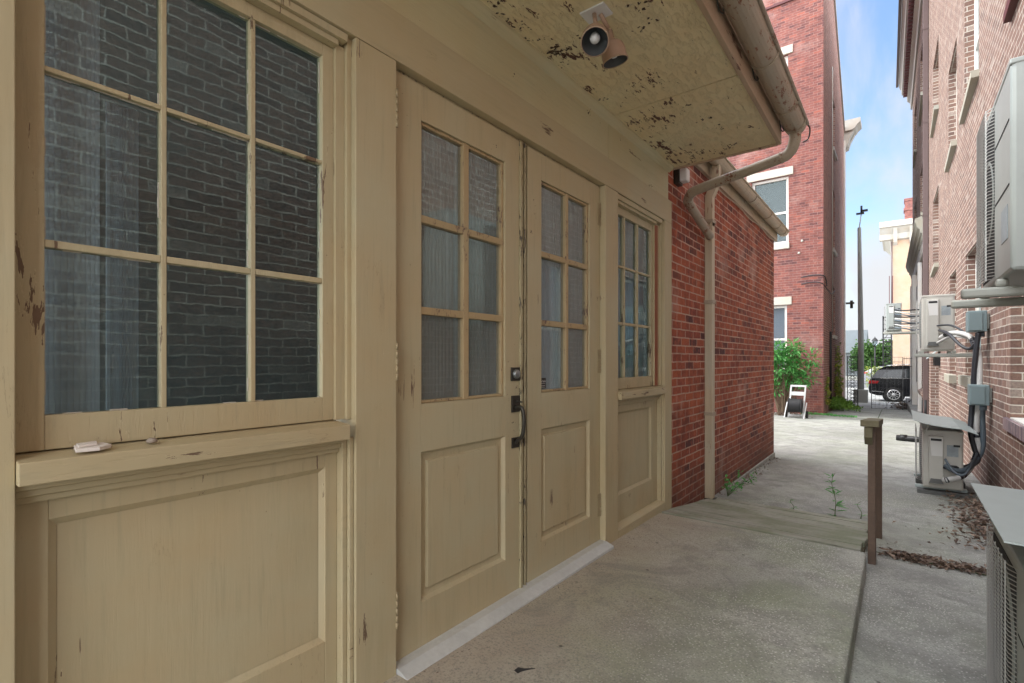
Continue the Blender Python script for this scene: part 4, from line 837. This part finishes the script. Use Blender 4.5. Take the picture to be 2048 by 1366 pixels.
# far wall unit
ac('small grey air conditioner raised on a bracket far down the alley, beside bundled cables',-.28,.03,15.8,.85,1.78,2.46,'acgrey',cov=True,arms=True)
# mid lower unit with curved lid
U=ac('beige air conditioner on dark blocks on the alley floor under a bent metal sheet',.175,.475,6.35,.85,-.20,.36,'acbox',feet=-.30)
pts=[(.10,.475),(.16,.455),(.24,.435),(.34,.422),(.44,.415),(.50,.395),(.56,.372)]
MB().prism([(a,b) for a,b in pts]+[(a,b-.004) for a,b in pts[::-1]],'y',6.12,7.3).build('bent_sheet_lid','sheet',U)
MB().tube([(.19,6.34,.33),(.22,6.20,.435)],.006,5).build('lid_strut','bracket',U)

# ---- junction boxes
def wpt(y,n,z): return (wx(y)-n,y,z)
def jbox(y,z0,z1,label):
    T=thing('junction_box',wpt(y,.0,z0),label,'electrical box','electrical boxes on the right wall')
    x=wx(y); MB().box(x-.165,x-.02,y-.13,y+.08,z0,z1).build('box_body','jbox',T,.006); MB().box(x-.158,x-.055,y-.142,y-.1305,z0+.012,z1-.012).build('front_lid','jbox',T,.003)
    MB().box(x-.02,x-.001,y-.08,y+.06,z0+.03,z1-.03).build('mount','bracket',T); MB().tube([(x-.06,y-.06,z0-.05),(x-.06,y-.06,z0)],.028,10).build('conduit_collar','greycond',T)
jbox(6.95,1.33,1.54,'upper grey-blue junction box on the right wall beside the cables')
jbox(6.80,.60,.80,'lower grey-blue junction box on the right wall below the cable bundle')
# ---- cables
def cable(pts,r,m,name,label,cat='cable',grp='cables and pipes of the air conditioners',n=6): return tag(MB().tube(smoothpath(pts,n),r,8).build(name,m),label,cat,grp)
Y=6.85
cable([wpt(Y,.07,1.33),wpt(Y+.05,.10,1.22),wpt(Y+.12,.14,1.16),wpt(Y+.2,.20,1.20),(.42,7.25,1.33),(.36,7.55,1.385)],.016,'blackcable','power_cable','black cable looping from the upper box to the wall unit')
cable([wpt(Y,.085,1.32),wpt(Y,.10,1.15),wpt(Y,.115,.95),wpt(Y,.125,.7),wpt(Y,.14,.45),wpt(Y-.02,.145,.30),wpt(Y-.05,.12,.16),wpt(Y-.10,.10,.05),(.50,6.45,.02),(.37,6.32,.02),(.33,6.31,.03)],.023,'blackcable','power_cable','thick black cable running down the wall from the upper box to the floor unit')
cable([wpt(Y,.055,.62),wpt(Y,.055,.45),wpt(Y,.05,.28),wpt(Y,.055,.17),wpt(Y-.05,.09,.07),(.50,6.4,.01),(.40,6.30,-.0),(.34,6.3,.05)],.024,'greycond','flexible_conduit','grey-blue flexible conduit curving from the lower box to the floor unit')
pi=smoothpath([(.37,7.56,1.30),(.43,7.45,1.34),(.50,7.3,1.34),wpt(Y+.2,.12,1.28),wpt(Y+.05,.08,1.12),wpt(Y,.075,.9),wpt(Y,.085,.6),wpt(Y,.10,.35),wpt(Y,.09,.2),wpt(Y-.1,.12,.06),(.48,6.36,-.04),(.36,6.28,-.09),(.335,6.30,-.1)],6)
PI=tag(MB().tube(pi,.025,9).build('insulated_pipe','insul'),'white insulated refrigerant pipe bound with black tape running down the wall','pipe','cables and pipes of the air conditioners')
for i in (4,5,19,20,33,43,44,52,53,54,60,61,66,67):
    if i+1<len(pi): MB().tube([pi[i],pi[i+1]],.0267,9).build('tape_wrap','blackcable',PI)
cable([(.34,7.56,1.44),(.45,7.4,1.43),(.55,7.2,1.33),wpt(6.95,.11,1.16),wpt(6.9,.12,1.0)],.011,'blackcable','power_cable','thin black cable arching from the wall unit over to the wall')
cable([(.34,7.56,1.24),(.45,7.4,1.305),(.58,7.15,1.27),wpt(6.95,.08,1.18)],.013,'insul','drain_hose','thin white hose curving from the wall unit to the wall')
cable([(.34,6.30,.10),(.40,6.22,.0),(.47,6.20,-.01),(.55,6.5,.06),wpt(6.8,.10,.12)],.010,'greycond','power_cable','thin grey cable sagging beside the floor unit')
for i in range(9):
    z=2.30-.055*i; cable([(-.10,15.78,z+.02*math.sin(i*3)),(.08,15.7,z-.04),(.28,15.75,z-.06+.03*math.cos(i*2)),(.50,15.95,z-.02)],.017,('blackcable','insul','greycond')[i%3],'power_cable','tangled cables between the far grey unit and the wall',n=5)

# ================================================================ ramp, handrail
RP=thing('wooden_ramp',(-.75,4.1,-.1),'weathered grey-green plank ramp from the porch slab down to the alley','ramp')
n=9; ya,yb=3.485,4.78; za,zb=-.038,-.212
for i in range(n):
    a=ya+(yb-ya)*i/n+.004; b=ya+(yb-ya)*(i+1)/n-.004; z0=za+(zb-za)*i/n; z1=za+(zb-za)*(i+1)/n; j=rnd.uniform(-.004,.004); k=rnd.uniform(-.02,.02)
    m=MB(); m.v=[(-1.36,a,z0-.035),(-.165+k,a,z0-.035),(-.165+k,b,z1-.035),(-1.36,b,z1-.035),(-1.36,a,z0+j),(-.165+k,a,z0+j),(-.165+k,b,z1+j),(-1.36,b,z1+j)]
    for q in ((0,3,2,1),(4,5,6,7),(0,1,5,4),(1,2,6,5),(2,3,7,6),(3,0,4,7)): m._face(q)
    m.build('plank','ramp',RP,.004)
MB().prism([(3.49,-.075),(3.49,-.2),(4.75,-.26),(4.75,-.25)],'x',-.215,-.175).prism([(3.49,-.075),(3.49,-.2),(4.75,-.26),(4.75,-.25)],'x',-1.33,-1.29).build('side_beam','posttop',RP)
HR=thing('handrail',(-.13,3.9,-.15),'brown wooden handrail with two posts and a sloping cap beside the ramp','handrail')
MB().box(-.150,-.112,3.60,3.69,-.16,.655).build('post','post',HR,.004); MB().box(-.137,-.099,4.30,4.39,-.20,.60).build('post','post',HR,.004)
MB().prism([(3.53,.700),(3.53,.662),(4.42,.592),(4.42,.630)],'x',-.182,-.094).build('cap_rail','posttop',HR,.004)
MB().prism([(3.545,.660),(3.545,.60),(3.598,.55),(3.598,.655)],'x',-.165,-.125).build('end_block','posttop',HR,.003)

# ================================================================ plants, leaves
def rv(r): return Vector((r.uniform(-1,1),r.uniform(-1,1),r.uniform(-1,1)))
def weed(base,h,nl,ll,label,name='weed',seed=1,spread=.03,m='leafg'):
    r=random.Random(seed); T=thing(name,base,label,'plant'); b=Vector(base); s=MB(); l=MB()
    pts=[b+Vector((spread*math.sin(i*.8)*i/8,.01*math.cos(i),h*i/8)) for i in range(9)]; s.tube(pts,.003,5,rs=[.0035*(1-.08*i) for i in range(9)]); s.build('stem','stem',T)
    for i in range(nl):
        t=r.uniform(.08,1); p=pts[min(8,int(t*8))]; a=i*2.4; d=Vector((math.cos(a),math.sin(a),r.uniform(-.1,.7))); L_=ll*r.uniform(.6,1.2)*(1.1-.5*t); l.leaf(p,d,Vector((0,0,1)),L_,L_*.3,.3)
    l.build('leaves',m,T); return T
weed((-.42,4.83,gz(4.83)),.36,26,.10,'tall thin green weed growing at the foot of the ramp',seed=3)
weed((-.72,4.83,gz(4.83)),.09,10,.05,'tiny weed sprout at the ramp foot left of the tall weed',seed=4)
weed((-.25,4.9,gz(4.9)),.14,9,.05,'faint small weed between tall weed and handrail post',seed=6)
T=thing('leafy_weed',(-1.22,4.95,gz(5)),'low leafy green weed at the base of the red brick wing','plant'); r=random.Random(9); l=MB(); s=MB()
for i in range(11):
    a=r.uniform(-.3,2.6); e=Vector((-1.28+abs(math.cos(a))*.30*r.uniform(.2,1),4.95+.25*r.uniform(-1,1),gz(5)+r.uniform(.06,.19))); b0=Vector((-1.28,4.95,gz(5))); mid=(e+b0)/2+Vector((0,0,.03)); s.tube([b0,mid,e],.0018,4)
    for k in range(7): l.leaf(e+rv(r)*.025,rv(r)+Vector((.4,0,.2)),Vector((0,0,1)),.038*r.uniform(.7,1.3),.024,.2)
s.build('stems','stem',T); l.build('leaves','leafg',T)
# shrub by the tall building
def bush(T,c,rad,nb,nl,ll,m,seed,stemz,squash=1.0,tw=.5):
    r=random.Random(seed); s=MB(); l=MB(); c=Vector(c); rad=Vector(rad); base=Vector((c.x,c.y,stemz))
    for i in range(nb):
        d=rv(r); 
        while d.length>1: d=rv(r)
        e=c+Vector((d.x*rad.x,d.y*rad.y,d.z*rad.z)); b0=base+Vector((r.uniform(-.12,.12),r.uniform(-.1,.1),0)); mid=(b0+e)/2+Vector((r.uniform(-.1,.1),0,.1)); P=smoothpath([b0,mid,e],4); s.tube(P,.01,5,rs=[.014*(1-i_/len(P)*.85) for i_ in range(len(P))])
        cl=r.uniform(.10,.24)
        for k in range(nl):
            o=rv(r)*cl; p=e+o; l.leaf(p,o.normalized()+Vector((0,0,-.15)),Vector((r.uniform(-.4,.4),r.uniform(-.4,.4),1)),ll*r.uniform(.6,1.25),ll*.42,.25)
    s.build('branches','bark',T); l.build('leaves',m,T)
T=thing('leafy_shrub',(-2.6,15.9,gz(15.9)),'bright green leafy shrub against the tall brick building','shrub'); bush(T,(-2.60,15.9,.86),(.78,.45,.68),60,62,.12,'leafg',5,gz(15.9))
T=thing('climbing_vine',(-1.86,21.5,-.6),'yellow-green vine climbing the alley wall of the tall building','vine')
r=random.Random(12); l=MB(); s=MB(); s.tube([(-1.85,21.6,-.65),(-1.86,21.9,1.5)],.012,5)
for i in range(520):
    z=r.triangular(-.7,1.7,-.2); l.leaf((-1.82+r.uniform(0,.12),21.5+r.uniform(-.7,.9)*(1-.4*max(0,z)),z),rv(r),rv(r)+Vector((1,0,0)),.10*r.uniform(.6,1.2),.07,.2)
s.build('stem','bark',T); l.build('leaves','leafy',T)
T=thing('wall_ivy',(-1.74,17.5,-.6),'small patch of ivy on the corner of the tall building wall','vine'); l=MB(); s=MB(); s.tube([(-1.72,17.5,-.57),(-1.73,17.5,.35)],.008,5)
for i in range(150): l.leaf((-1.73+r.uniform(0,.07),17.5+r.uniform(-.25,.3),r.uniform(-.3,.55)),rv(r),rv(r)+Vector((1,0,0)),.08*r.uniform(.6,1.2),.05,.2)
s.build('stem','bark',T); l.build('leaves','leafy',T)
g=MB(); r=random.Random(21)
for i in range(2600):
    y=r.triangular(18.6,22.3,20.6); x=-1.79-.0265*(y-17)+abs(r.gauss(0,.30)); h=.42*math.exp(-((x+1.8)/.55)**2)*r.uniform(.2,1)
    g.leaf((x,y,gz(y)+h*.9),rv(r)+Vector((.5,-.3,.7)),rv(r)+Vector((0,0,1)),.09*r.uniform(.5,1.2),.045,.2)
tag(g.build('ground_cover','leafgy'),'overgrown yellow-green weeds along the base of the tall building','weeds',kind='stuff')
g=MB()
for i in range(420):
    y=16.75+r.gauss(0,.06); x=r.uniform(-2.3,-.95); g.leaf((x,y,gz(y)+r.uniform(0,.05)*(1 if x<-1.5 else .4)),rv(r)+Vector((0,0,.8)),rv(r)+Vector((0,0,1)),.05,.03,.2)
tag(g.build('ground_weeds','leafg'),'thin line of green weeds in the pavement joint below the tall building','weeds',kind='stuff')
def litter(fn,n,seed,label,m='deadleaf',sz=.045):
    g=MB(); r=random.Random(seed)
    for i in range(n):
        x,y,h=fn(r); g.leaf((x,y,gz(y)+.004+h),Vector((r.uniform(-1,1),r.uniform(-1,1),r.uniform(-.25,.45))),Vector((r.uniform(-.5,.5),r.uniform(-.5,.5),1)),sz*r.uniform(.4,1.3),sz*r.uniform(.3,.7),r.uniform(.1,.7))
    return tag(g.build('fallen_leaves',m),label,'fallen leaves',kind='stuff')
litter(lambda r:(min(.70,r.gauss(.53,.11)),r.triangular(4.1,6.6,5.5),r.uniform(0,.05)),1100,31,'pile of brown dead leaves between the floor unit and the metal-lidded unit')
litter(lambda r:(r.triangular(-.10,.60,.0),3.86+r.gauss(0,.045),r.uniform(0,.02)),520,32,'line of brown leaf litter in the pavement joint by the handrail post',sz=.04)
litter(lambda r:(r.uniform(-.1,.6),r.uniform(3.9,5.0),0),26,33,'a few scattered leaves on the alley floor beyond the joint',sz=.03)
litter(lambda r:(-1.37+abs(r.gauss(0,.05)),r.uniform(4.9,7.7),0),160,34,'thin leaf litter along the base of the brick wing',sz=.03)
litter(lambda r:(-2.55+r.gauss(0,.25),15.9+r.gauss(0,.2),r.uniform(0,.08)),260,35,'brown leaves under the green shrub',sz=.07)
litter(lambda r:(-.02+r.gauss(0,.16)+.12,23.2+r.gauss(0,.3),r.uniform(0,.22)),260,36,'heap of brown debris beside the far gate',sz=.12)
c=MB().prism([(-1.05,1.365),(-1.03,1.36),(-1.025,1.38),(-1.00,1.42),(-1.03,1.395),(-1.05,1.388)],'z',-.030,-.0205)  # small flat stain on the slab
tag(c.build('dead_leaf','blackcable'),'single dark smudge on the porch concrete in front of the doors','debris')

g=MB(); r=random.Random(77)
for i in range(170):
    x=-1.30+abs(r.gauss(0,.035)) if i<90 else r.uniform(-1.25,-.16); y=r.uniform(1.0,3.45) if i<90 else r.uniform(.8,3.4); z=.02-.0096*(y+3)+.0015
    g.leaf((x,y,z),Vector((r.uniform(-1,1),r.uniform(-1,1),r.uniform(0,.3))),Vector((0,0,1)),r.uniform(.004,.014),r.uniform(.003,.007),.3)
tag(g.build('grit','deadleaf'),'fine dark grit and leaf crumbs scattered along the door threshold','debris',kind='stuff')
# ================================================================ hose cart
HC=thing('hose_cart',(-2.3,16.3,gz(16.3)),'white garden hose reel cart with black hose leaning by the shrub','hose cart'); z=gz(16.3)
fr=MB(); 
for x in (-2.47,-2.13): fr.box(x-.02,x+.02,16.25,16.29,z+.02,z+.88)
fr.box(-2.449,-2.151,16.25,16.29,z+.83,z+.88).box(-2.449,-2.151,16.25,16.29,z+.60,z+.70).box(-2.449,-2.151,16.25,16.29,z+.05,z+.09)
for x in (-2.53,-2.07): fr.prism([(15.95,z+.02),(16.0,z+.02),(16.27,z+.40),(16.23,z+.42)],'x',x-.012,x+.012)
for i,v in enumerate(fr.v): fr.v[i]=(v[0]+.06*(v[2]-z),v[1]+.12*(v[2]-z),v[2])
fr.build('frame','cartwhite',HC,.004)
h=MB()
for i in range(12):
    x=-2.42+i*.022; h.lathe([(.17,-.011),(.185,0),(.17,.011)],(x,16.16,z+.34),(1,0,0),22)
h.build('hose','hose',HC); MB().lathe([(0,0),(.20,0),(.20,.015),(0,.015)],(-2.45,16.16,z+.34),(1,0,0),24).lathe([(0,0),(.20,0),(.20,.015),(0,.015)],(-2.15,16.16,z+.34),(1,0,0),24).build('reel','hose',HC)
HC.location=(HC.location[0]+.08,HC.location[1]-.95,HC.location[2]+.02)
HCo=(.08,-.95,.02)
for x in (-2.47,-1.98): MB().lathe([(0,0),(.10,0),(.10,.035),(0,.035)],(x,15.37,z+.12),(1,0,0),18).build('wheel','tyre',HC)

# ================================================================ iron gates
def scroll(mb,cx,cz,y,r,turns,flip,th):
    P=[]
    for i in range(16):
        t=i/15; a=turns*2*math.pi*t; rr=r*(1-.8*t); P.append((cx+flip*rr*math.cos(a),y,cz+rr*math.sin(a)))
    mb.tube(P,th,4,caps=False)
G1=thing('ornate_iron_panel',(-1.38,22.2,-.72),'tall black ornate scrollwork iron gate panel standing by the vine','gate')
x0,x1,z0,z1,y=-1.54,-1.22,-.71,1.17,22.2; m=MB()
for x in (x0,x1): m.box(x-.016,x+.016,y-.016,y+.016,z0,z1+(.08 if x==x1 else 0))
for i in range(8): z=z0+(z1-z0)*i/7; m.box(x0,x1,y-.008,y+.008,z-.008,z+.008)
m.build('frame','iron',G1); m=MB()
for i in range(14):
    z=z0+(z1-z0)*(i+.5)/14
    for fx,cx in ((1,x0+.085),(-1,x1-.085)): scroll(m,cx,z,y,.07,1.4,fx,.010); scroll(m,cx+fx*.03,z,y,.045,1,-fx,.010)
    m.tube([((x0+x1)/2-.05,y,z-.05),((x0+x1)/2,y,z+.05),((x0+x1)/2+.05,y,z-.05)],.010,4)
m.build('scrollwork','iron',G1)
G2=thing('iron_gate',(-.4,22.4,-.75),'thin grey wire gate leaf standing open in front of the black car','gate')
x0,x1,z0,z1,y=-.82,.08,-.73,1.13,22.4; m=MB()
for x in (x0,x1): m.box(x-.012,x+.012,y-.012,y+.012,z0,z1)
for z in (z0,z0+.14,z1-.16,z1): m.box(x0,x1,y-.007,y+.007,z-.007,z+.007)
m.build('frame','greyiron',G2); m=MB()
for i in range(1,8): x=x0+(x1-x0)*i/8; m.tube([(x,y,z0),(x,y,z1)],.0035 if i!=4 else .008,4,caps=False)
for i in range(7):
    for j in range(5): scroll(m,x0+.09+(x1-x0-.18)*j/4,z0+.25+(z1-z0-.5)*i/6,y,.08,1.2,1 if (i+j)%2 else -1,.0035)
for i in range(4): a=x0+(x1-x0)*i/4; b=x0+(x1-x0)*(i+1)/4; m.tube([(a,y,z0+.15),((a+b)/2,y,z0+.4),(b,y,z0+.15)],.004,4)
m.build('wire_infill','greyiron',G2)
FE=thing('iron_fence',(.2,22.6,-.7),'thin black iron railing joining the gate to the right building','fence'); m=MB()
m.box(.10,.45,22.6,22.62,1.07,1.09).box(.10,.45,22.6,22.62,.80,.82).box(.10,.45,22.6,22.62,-.6,-.58)
for i in range(6): m.box(.12+.065*i,.128+.065*i,22.6,22.61,-.7,1.15)
m.build('railing','iron',FE)

# ================================================================ poles
LP=thing('light_pole',(-1.37,27.0,-.86),'tall grey tapering street light pole on a concrete base','street light')
xp,yp=-1.37,27.0; b=MB(); b.tube([(xp,yp,-.3),(xp,yp,2),(xp-.03,yp,4.5),(xp-.06,yp,6.9)],.15,12,rs=[.125,.11,.09,.07]); b.build('pole','pole',LP)
MB().tube([(xp-.06,yp,6.9),(xp+.02,yp,7.55)],.02,6).build('mast','white',LP); MB().box(xp-.17,xp+.12,yp-.1,yp+.1,7.5,7.55).box(xp+.02,xp+.25,yp-.1,yp+.1,7.60,7.66).tube([(xp+.02,yp,7.5),(xp+.02,yp,7.86)],.04,6).build('lamp_heads','iron',LP)
MB().box(xp-.26,xp+.26,yp-.26,yp+.26,-.9,-.28).build('base','pole',LP,.02); 
SL=thing('street_lamp',(-1.4,43.6,-1),'small black lantern-style street lamp across the street','street light')
xs,ys_=-1.40,43.6; MB().tube([(xs,ys_,-1),(xs,ys_,2.0)],.05,8,rs=[.07,.045]).build('post','iron',SL)
MB().lathe([(.05,0),(.12,.05),(.17,.35),(.20,.37)],(xs,ys_,2.0),(0,0,1),8).build('lantern','glassfar',SL); MB().lathe([(.21,.36),(.12,.5),(.03,.6),(0,.7)],(xs,ys_,2.0),(0,0,1),8).lathe([(.05,0),(.12,.05),(.0,.06)],(xs,ys_,2.0),(0,0,1),8).build('lantern_cap','iron',SL)

# ================================================================ cars (profile along +x, rear at x=0)
def car(loc,label,suv,paintm,flip=1,name='parked_car'):
    T=thing(name,loc,label,'car'); X,Yc,Z=loc
    P=lambda a,y,z:(X+flip*a,Yc+y,Z+z)
    if suv:
        Lg,Wd,H=4.95,1.95,1.76; low=[(0.02,.42),(.0,.62),(.06,.98),(.10,1.10),(1.0,1.13),(3.55,1.10),(4.5,1.00),(4.85,.86),(4.93,.55),(4.85,.32),(4.4,.28),(.3,.33)]; top=[(.12,1.10),(.40,1.52),(.62,1.66),(1.4,1.73),(2.5,1.70),(3.0,1.58),(3.75,1.10)]; ins=.17; whs=(.98,3.92); wr=.375
    else:
        Lg,Wd,H=4.4,1.78,1.5; low=[(0.02,.40),(.0,.60),(.10,.92),(1.0,.98),(3.2,.95),(4.1,.82),(4.35,.6),(4.3,.3),(.3,.3)]; top=[(.12,.93),(.75,1.36),(1.2,1.46),(2.2,1.46),(3.4,.96)]; ins=.15; whs=(.85,3.45); wr=.32
    def loft(rings):
        m=MB(); n=len(rings[0]); k0=len(m.v)
        for rg in rings: m.v+=[P(*p) for p in rg]
        for i in range(len(rings)-1):
            for j in range(n): a=i*n+j;b=i*n+(j+1)%n; m._face([a,b,b+n,a+n])
        m._face(range(n)); m._face(range((len(rings)-1)*n,len(rings)*n)); return m
    h=Wd/2
    body=loft([[(a*.97+.06,-h,z) for a,z in low],[(a,-h+.07,z+.01) for a,z in low],[(a,h-.07,z+.01) for a,z in low],[(a*.97+.06,h,z) for a,z in low]]).build('body',paintm,T,.03)
    cabin=loft([[(a,-h+.05,z) if z<1.2 and i in(0,len(top)-1) else (a,-h+ins,z) for i,(a,z) in enumerate(top)],[(a,h-.05,z) if z<1.2 and i in(0,len(top)-1) else (a,h-ins,z) for i,(a,z) in enumerate(top)]]).build('cabin',paintm,T,.03)
    gx=MB()
    def win(poly):
        q=[]
        for a,z in poly:
            f_=(z-top[0][1])/(max(p[1] for p in top)-top[0][1]); q.append(P(a,-h+.05+(ins-.05)*min(1,f_*1.6)-.014,z))
        gx.quad(*q)
    if suv:
        win([(.50,1.16),(1.28,1.16),(1.32,1.56),(.95,1.55),(.68,1.42)]); win([(1.40,1.16),(2.25,1.16),(2.22,1.60),(1.42,1.585)]); win([(2.33,1.16),(3.35,1.16),(2.85,1.54),(2.32,1.60)])
    else: win([(.6,1.02),(1.4,1.02),(1.4,1.36),(.95,1.34)]); win([(1.48,1.02),(3.1,1.02),(2.25,1.38),(1.48,1.38)])
    gx.build('side_windows','glassdark',T)
    MB().quad(P(.14,-h+.22,1.14 if suv else .98),P(.14,h-.22,1.14 if suv else .98),P(top[1][0]-.02,h-.3,top[1][1]-.02),P(top[1][0]-.02,-h+.3,top[1][1]-.02)).build('rear_window','glassdark',T)
    MB().prism([(X+flip*a,Z+z) for a,z in ((.0,.86),(.03,1.02),(.42,1.0),(.36,.88))],'y',Yc-h-.006,Yc-h+.12).build('tail_light','tail',T,.01)
    if suv:
        MB().tube([P(.7,-h+ins+.02,1.74),P(1.5,-h+ins+.01,1.80),P(2.6,-h+ins+.02,1.76)],.018,6).build('roof_rail','chrome',T)
        MB().tube([P(.45,-h+.0,1.145),P(2.0,-h-.0,1.15),P(3.5,-h+.0,1.14)],.014,5).build('window_trim','chrome',T)
        MB().tube([P(.1,-h-.01,.50),P(.5,-h-.012,.49),P(.60,-h-.012,.47)],.02,5).build('bumper_trim','chrome',T)
    for i,wxp in enumerate(whs):
        for sd in (-1,1):
            yy=sd*(h-.10); W_=MB().lathe([(wr*.62,-.11),(wr*.92,-.115),(wr,-.09),(wr,.09),(wr*.92,.115),(wr*.62,.11)],P(wxp,yy,wr-.02),(0,1,0),28).build('wheel','tyre',T)
            s=MB(); c=P(wxp,yy+sd*.105,wr-.02); s.lathe([(wr*.56,0),(wr*.66,.0),(wr*.66,.02*1),(wr*.56,.02)],c,(0,sd,0),28)
            for k in range(10):
                a=2*math.pi*k/10+.1; d=Vector((math.cos(a),0,math.sin(a))); s.tube([Vector(c)+d*.04,Vector(c)+d*wr*.58],.020,4)
            s.lathe([(0,.02),(.06,.02),(.06,-.02)],c,(0,sd,0),12); s.build('rim','rim',W_)
            MB().lathe([(0,0),(wr*.62,0)],P(wxp,yy+sd*.06,wr-.02),(0,1,0),24).build('brake_disc','iron',W_)
            MB().lathe([(wr*1.02,-.02),(wr*1.16,-.02),(wr*1.18,.012)],P(wxp,sd*(h-.0),wr),(0,sd,0),28).build('arch_trim','tyre',T)
    return T
car((-1.22,30.9,-.985),'black SUV parked side-on behind the wire gate, red tail light to the left',True,'carblack')
car((-2.5,51.5,-.99),'silver hatchback parked across the street behind the black SUV',False,'carsilver',flip=1)
car((3.6,58.4,-.99),'grey car parked far across the street',False,'carsilver',flip=-1)

# ================================================================ far buildings and trees
PB=thing('peach_building',(4,62,-1),'peach stucco building with ornate pale cornice and red chimney at the end of the alley','building')
MB().box(-.55,12,60,72,-1,13.0).build('wall','peach',PB)
c=MB(); c.prism([(59.99,12.4),(59.8,12.5),(59.7,13.0),(59.3,13.5),(59.1,13.6),(59.1,14.1),(59.99,14.1)],'x',-1.55,12); c.prism([(-.56,12.4),(-.75,12.5),(-.85,13.0),(-1.3,13.5),(-1.5,13.6),(-1.5,14.1),(-.56,14.1)],'y',60,72); c.build('cornice','stone',PB)
c=MB()
for i in range(10): c.prism([(59.985,11.9),(59.7,12.2),(59.5,12.9),(59.25,13.45),(59.985,13.45)],'x',-.5+i*1.2,-.2+i*1.2)
c.build('cornice_bracket','stone',PB)
MB().box(.35,1.15,60.5,61.6,14.0,16.1).box(.27,1.23,60.4,61.7,15.2,15.45).box(.30,1.2,60.45,61.65,16.1,16.35).build('chimney','brickT',PB)
for z in (2,5.5,9):
    f=MB().box(2.2,3.4,59.9,60.05,z,z+2); f.build('window','glassdark',PB)
MB().tube([(-.62,59.9,5),(-.62,59.9,12.3)],.05,6).build('downpipe','brownpipe',PB)
MB().box(-.80,-.56,59.6,59.9,6.0,6.1).tube([(-.8,59.6,4.6),(-.8,59.6,9.0)],.03,5).tube([(-.55,59.6,4.6),(-.55,59.6,9.0)],.03,5).build('wall_ladder','darkred',PB)
FS=thing('fire_escape',(-.9,57,-1),'black metal fire escape stair tower beside the peach building','fire escape'); m=MB()
x0,x1=-1.22,-.62; 
for x in (x0,x1): 
    for yy in (56.5,57.6): m.box(x-.04,x+.04,yy-.04,yy+.04,-1,5.0)
m.build('posts','iron',FS); m=MB()
for i in range(14): z=-.6+i*.4; m.box(x0,x1,56.5,56.56,z,z+.05)
for i in range(5): z=-.6+i*1.1; m.tube([(x0 if i%2 else x1,56.5,z),(x1 if i%2 else x0,56.5,z+1.1)],.03,4); m.box(x0,x1,56.5,57.6,z+1.08,z+1.13)
m.build('steps','iron',FS)
GH=thing('grey_house',(-8,76,-1),'pale grey house with a large shingle roof behind the light pole','house')
MB().box(-16,-3.45,75,84,-1,2.0).build('wall','palewall',GH); MB().prism([(74.6,1.9),(79.5,4.9),(84.4,1.9)],'x',-16.2,-3.3).build('roof','slate',GH)
BBd=thing('brown_brick_house',(-6,92,-1),'low brown brick building glimpsed between the light pole and street lamp','house')
MB().box(-9,-3.0,90,98,-1,2.7).build('wall','brickB',BBd); MB().box(-9.2,-2.8,89.8,98.2,2.7,3.0).build('roof','roof',BBd)
for x in (-5.6,-4.4): MB().box(x,x+.6,89.9,90.02,.6,1.9).build('window','glassdark',BBd)
def tree(c,rad,h,label,seed,n=90,nl=90,ll=.36):
    T=thing('tree',(c[0],c[1],-1),label,'tree','trees across the street'); r=random.Random(seed); tr=MB(); tr.tube([(c[0],c[1],-1),(c[0]+.1,c[1],h*.4),(c[0],c[1],h*.75)],.2,8,rs=[.25,.18,.08])
    for i in range(5): a=i*1.3; tr.tube([(c[0],c[1],h*.35),(c[0]+rad*.6*math.cos(a),c[1]+rad*.6*math.sin(a),h*.7)],.06,5,rs=[.09,.03])
    tr.build('trunk','bark',T); l=MB()
    for i in range(n):
        d=rv(r)
        while d.length>1: d=rv(r)
        e=Vector((c[0]+d.x*rad,c[1]+d.y*rad,c[2]+d.z*rad*.75)); cl=r.uniform(.3,.75)
        for k in range(nl): l.leaf(e+rv(r)*cl,rv(r),rv(r),ll*r.uniform(.5,1.2),ll*.6,.2)
    l.build('crown','leafd',T)
tree((-1.9,70,1.1),2.6,3.2,'round green tree behind the fire escape',41)
tree((-3.6,80,.6),2.0,2.4,'lower green tree left of the round one, by the street lamp',42)
tree((1.2,84,1.4),2.8,3.2,'green tree furthest back, half hidden by the peach building',43)
h=MB(); r=random.Random(50)
for i in range(1500): h.leaf((r.uniform(-1.9,.6),43.0+r.uniform(-.2,.2),r.uniform(-.9,.55)),rv(r),rv(r)+Vector((0,0,1)),.10,.07,.2)
tag(h.build('hedge','leafy'),'clipped yellow-green hedge behind the roof of the black SUV','hedge')
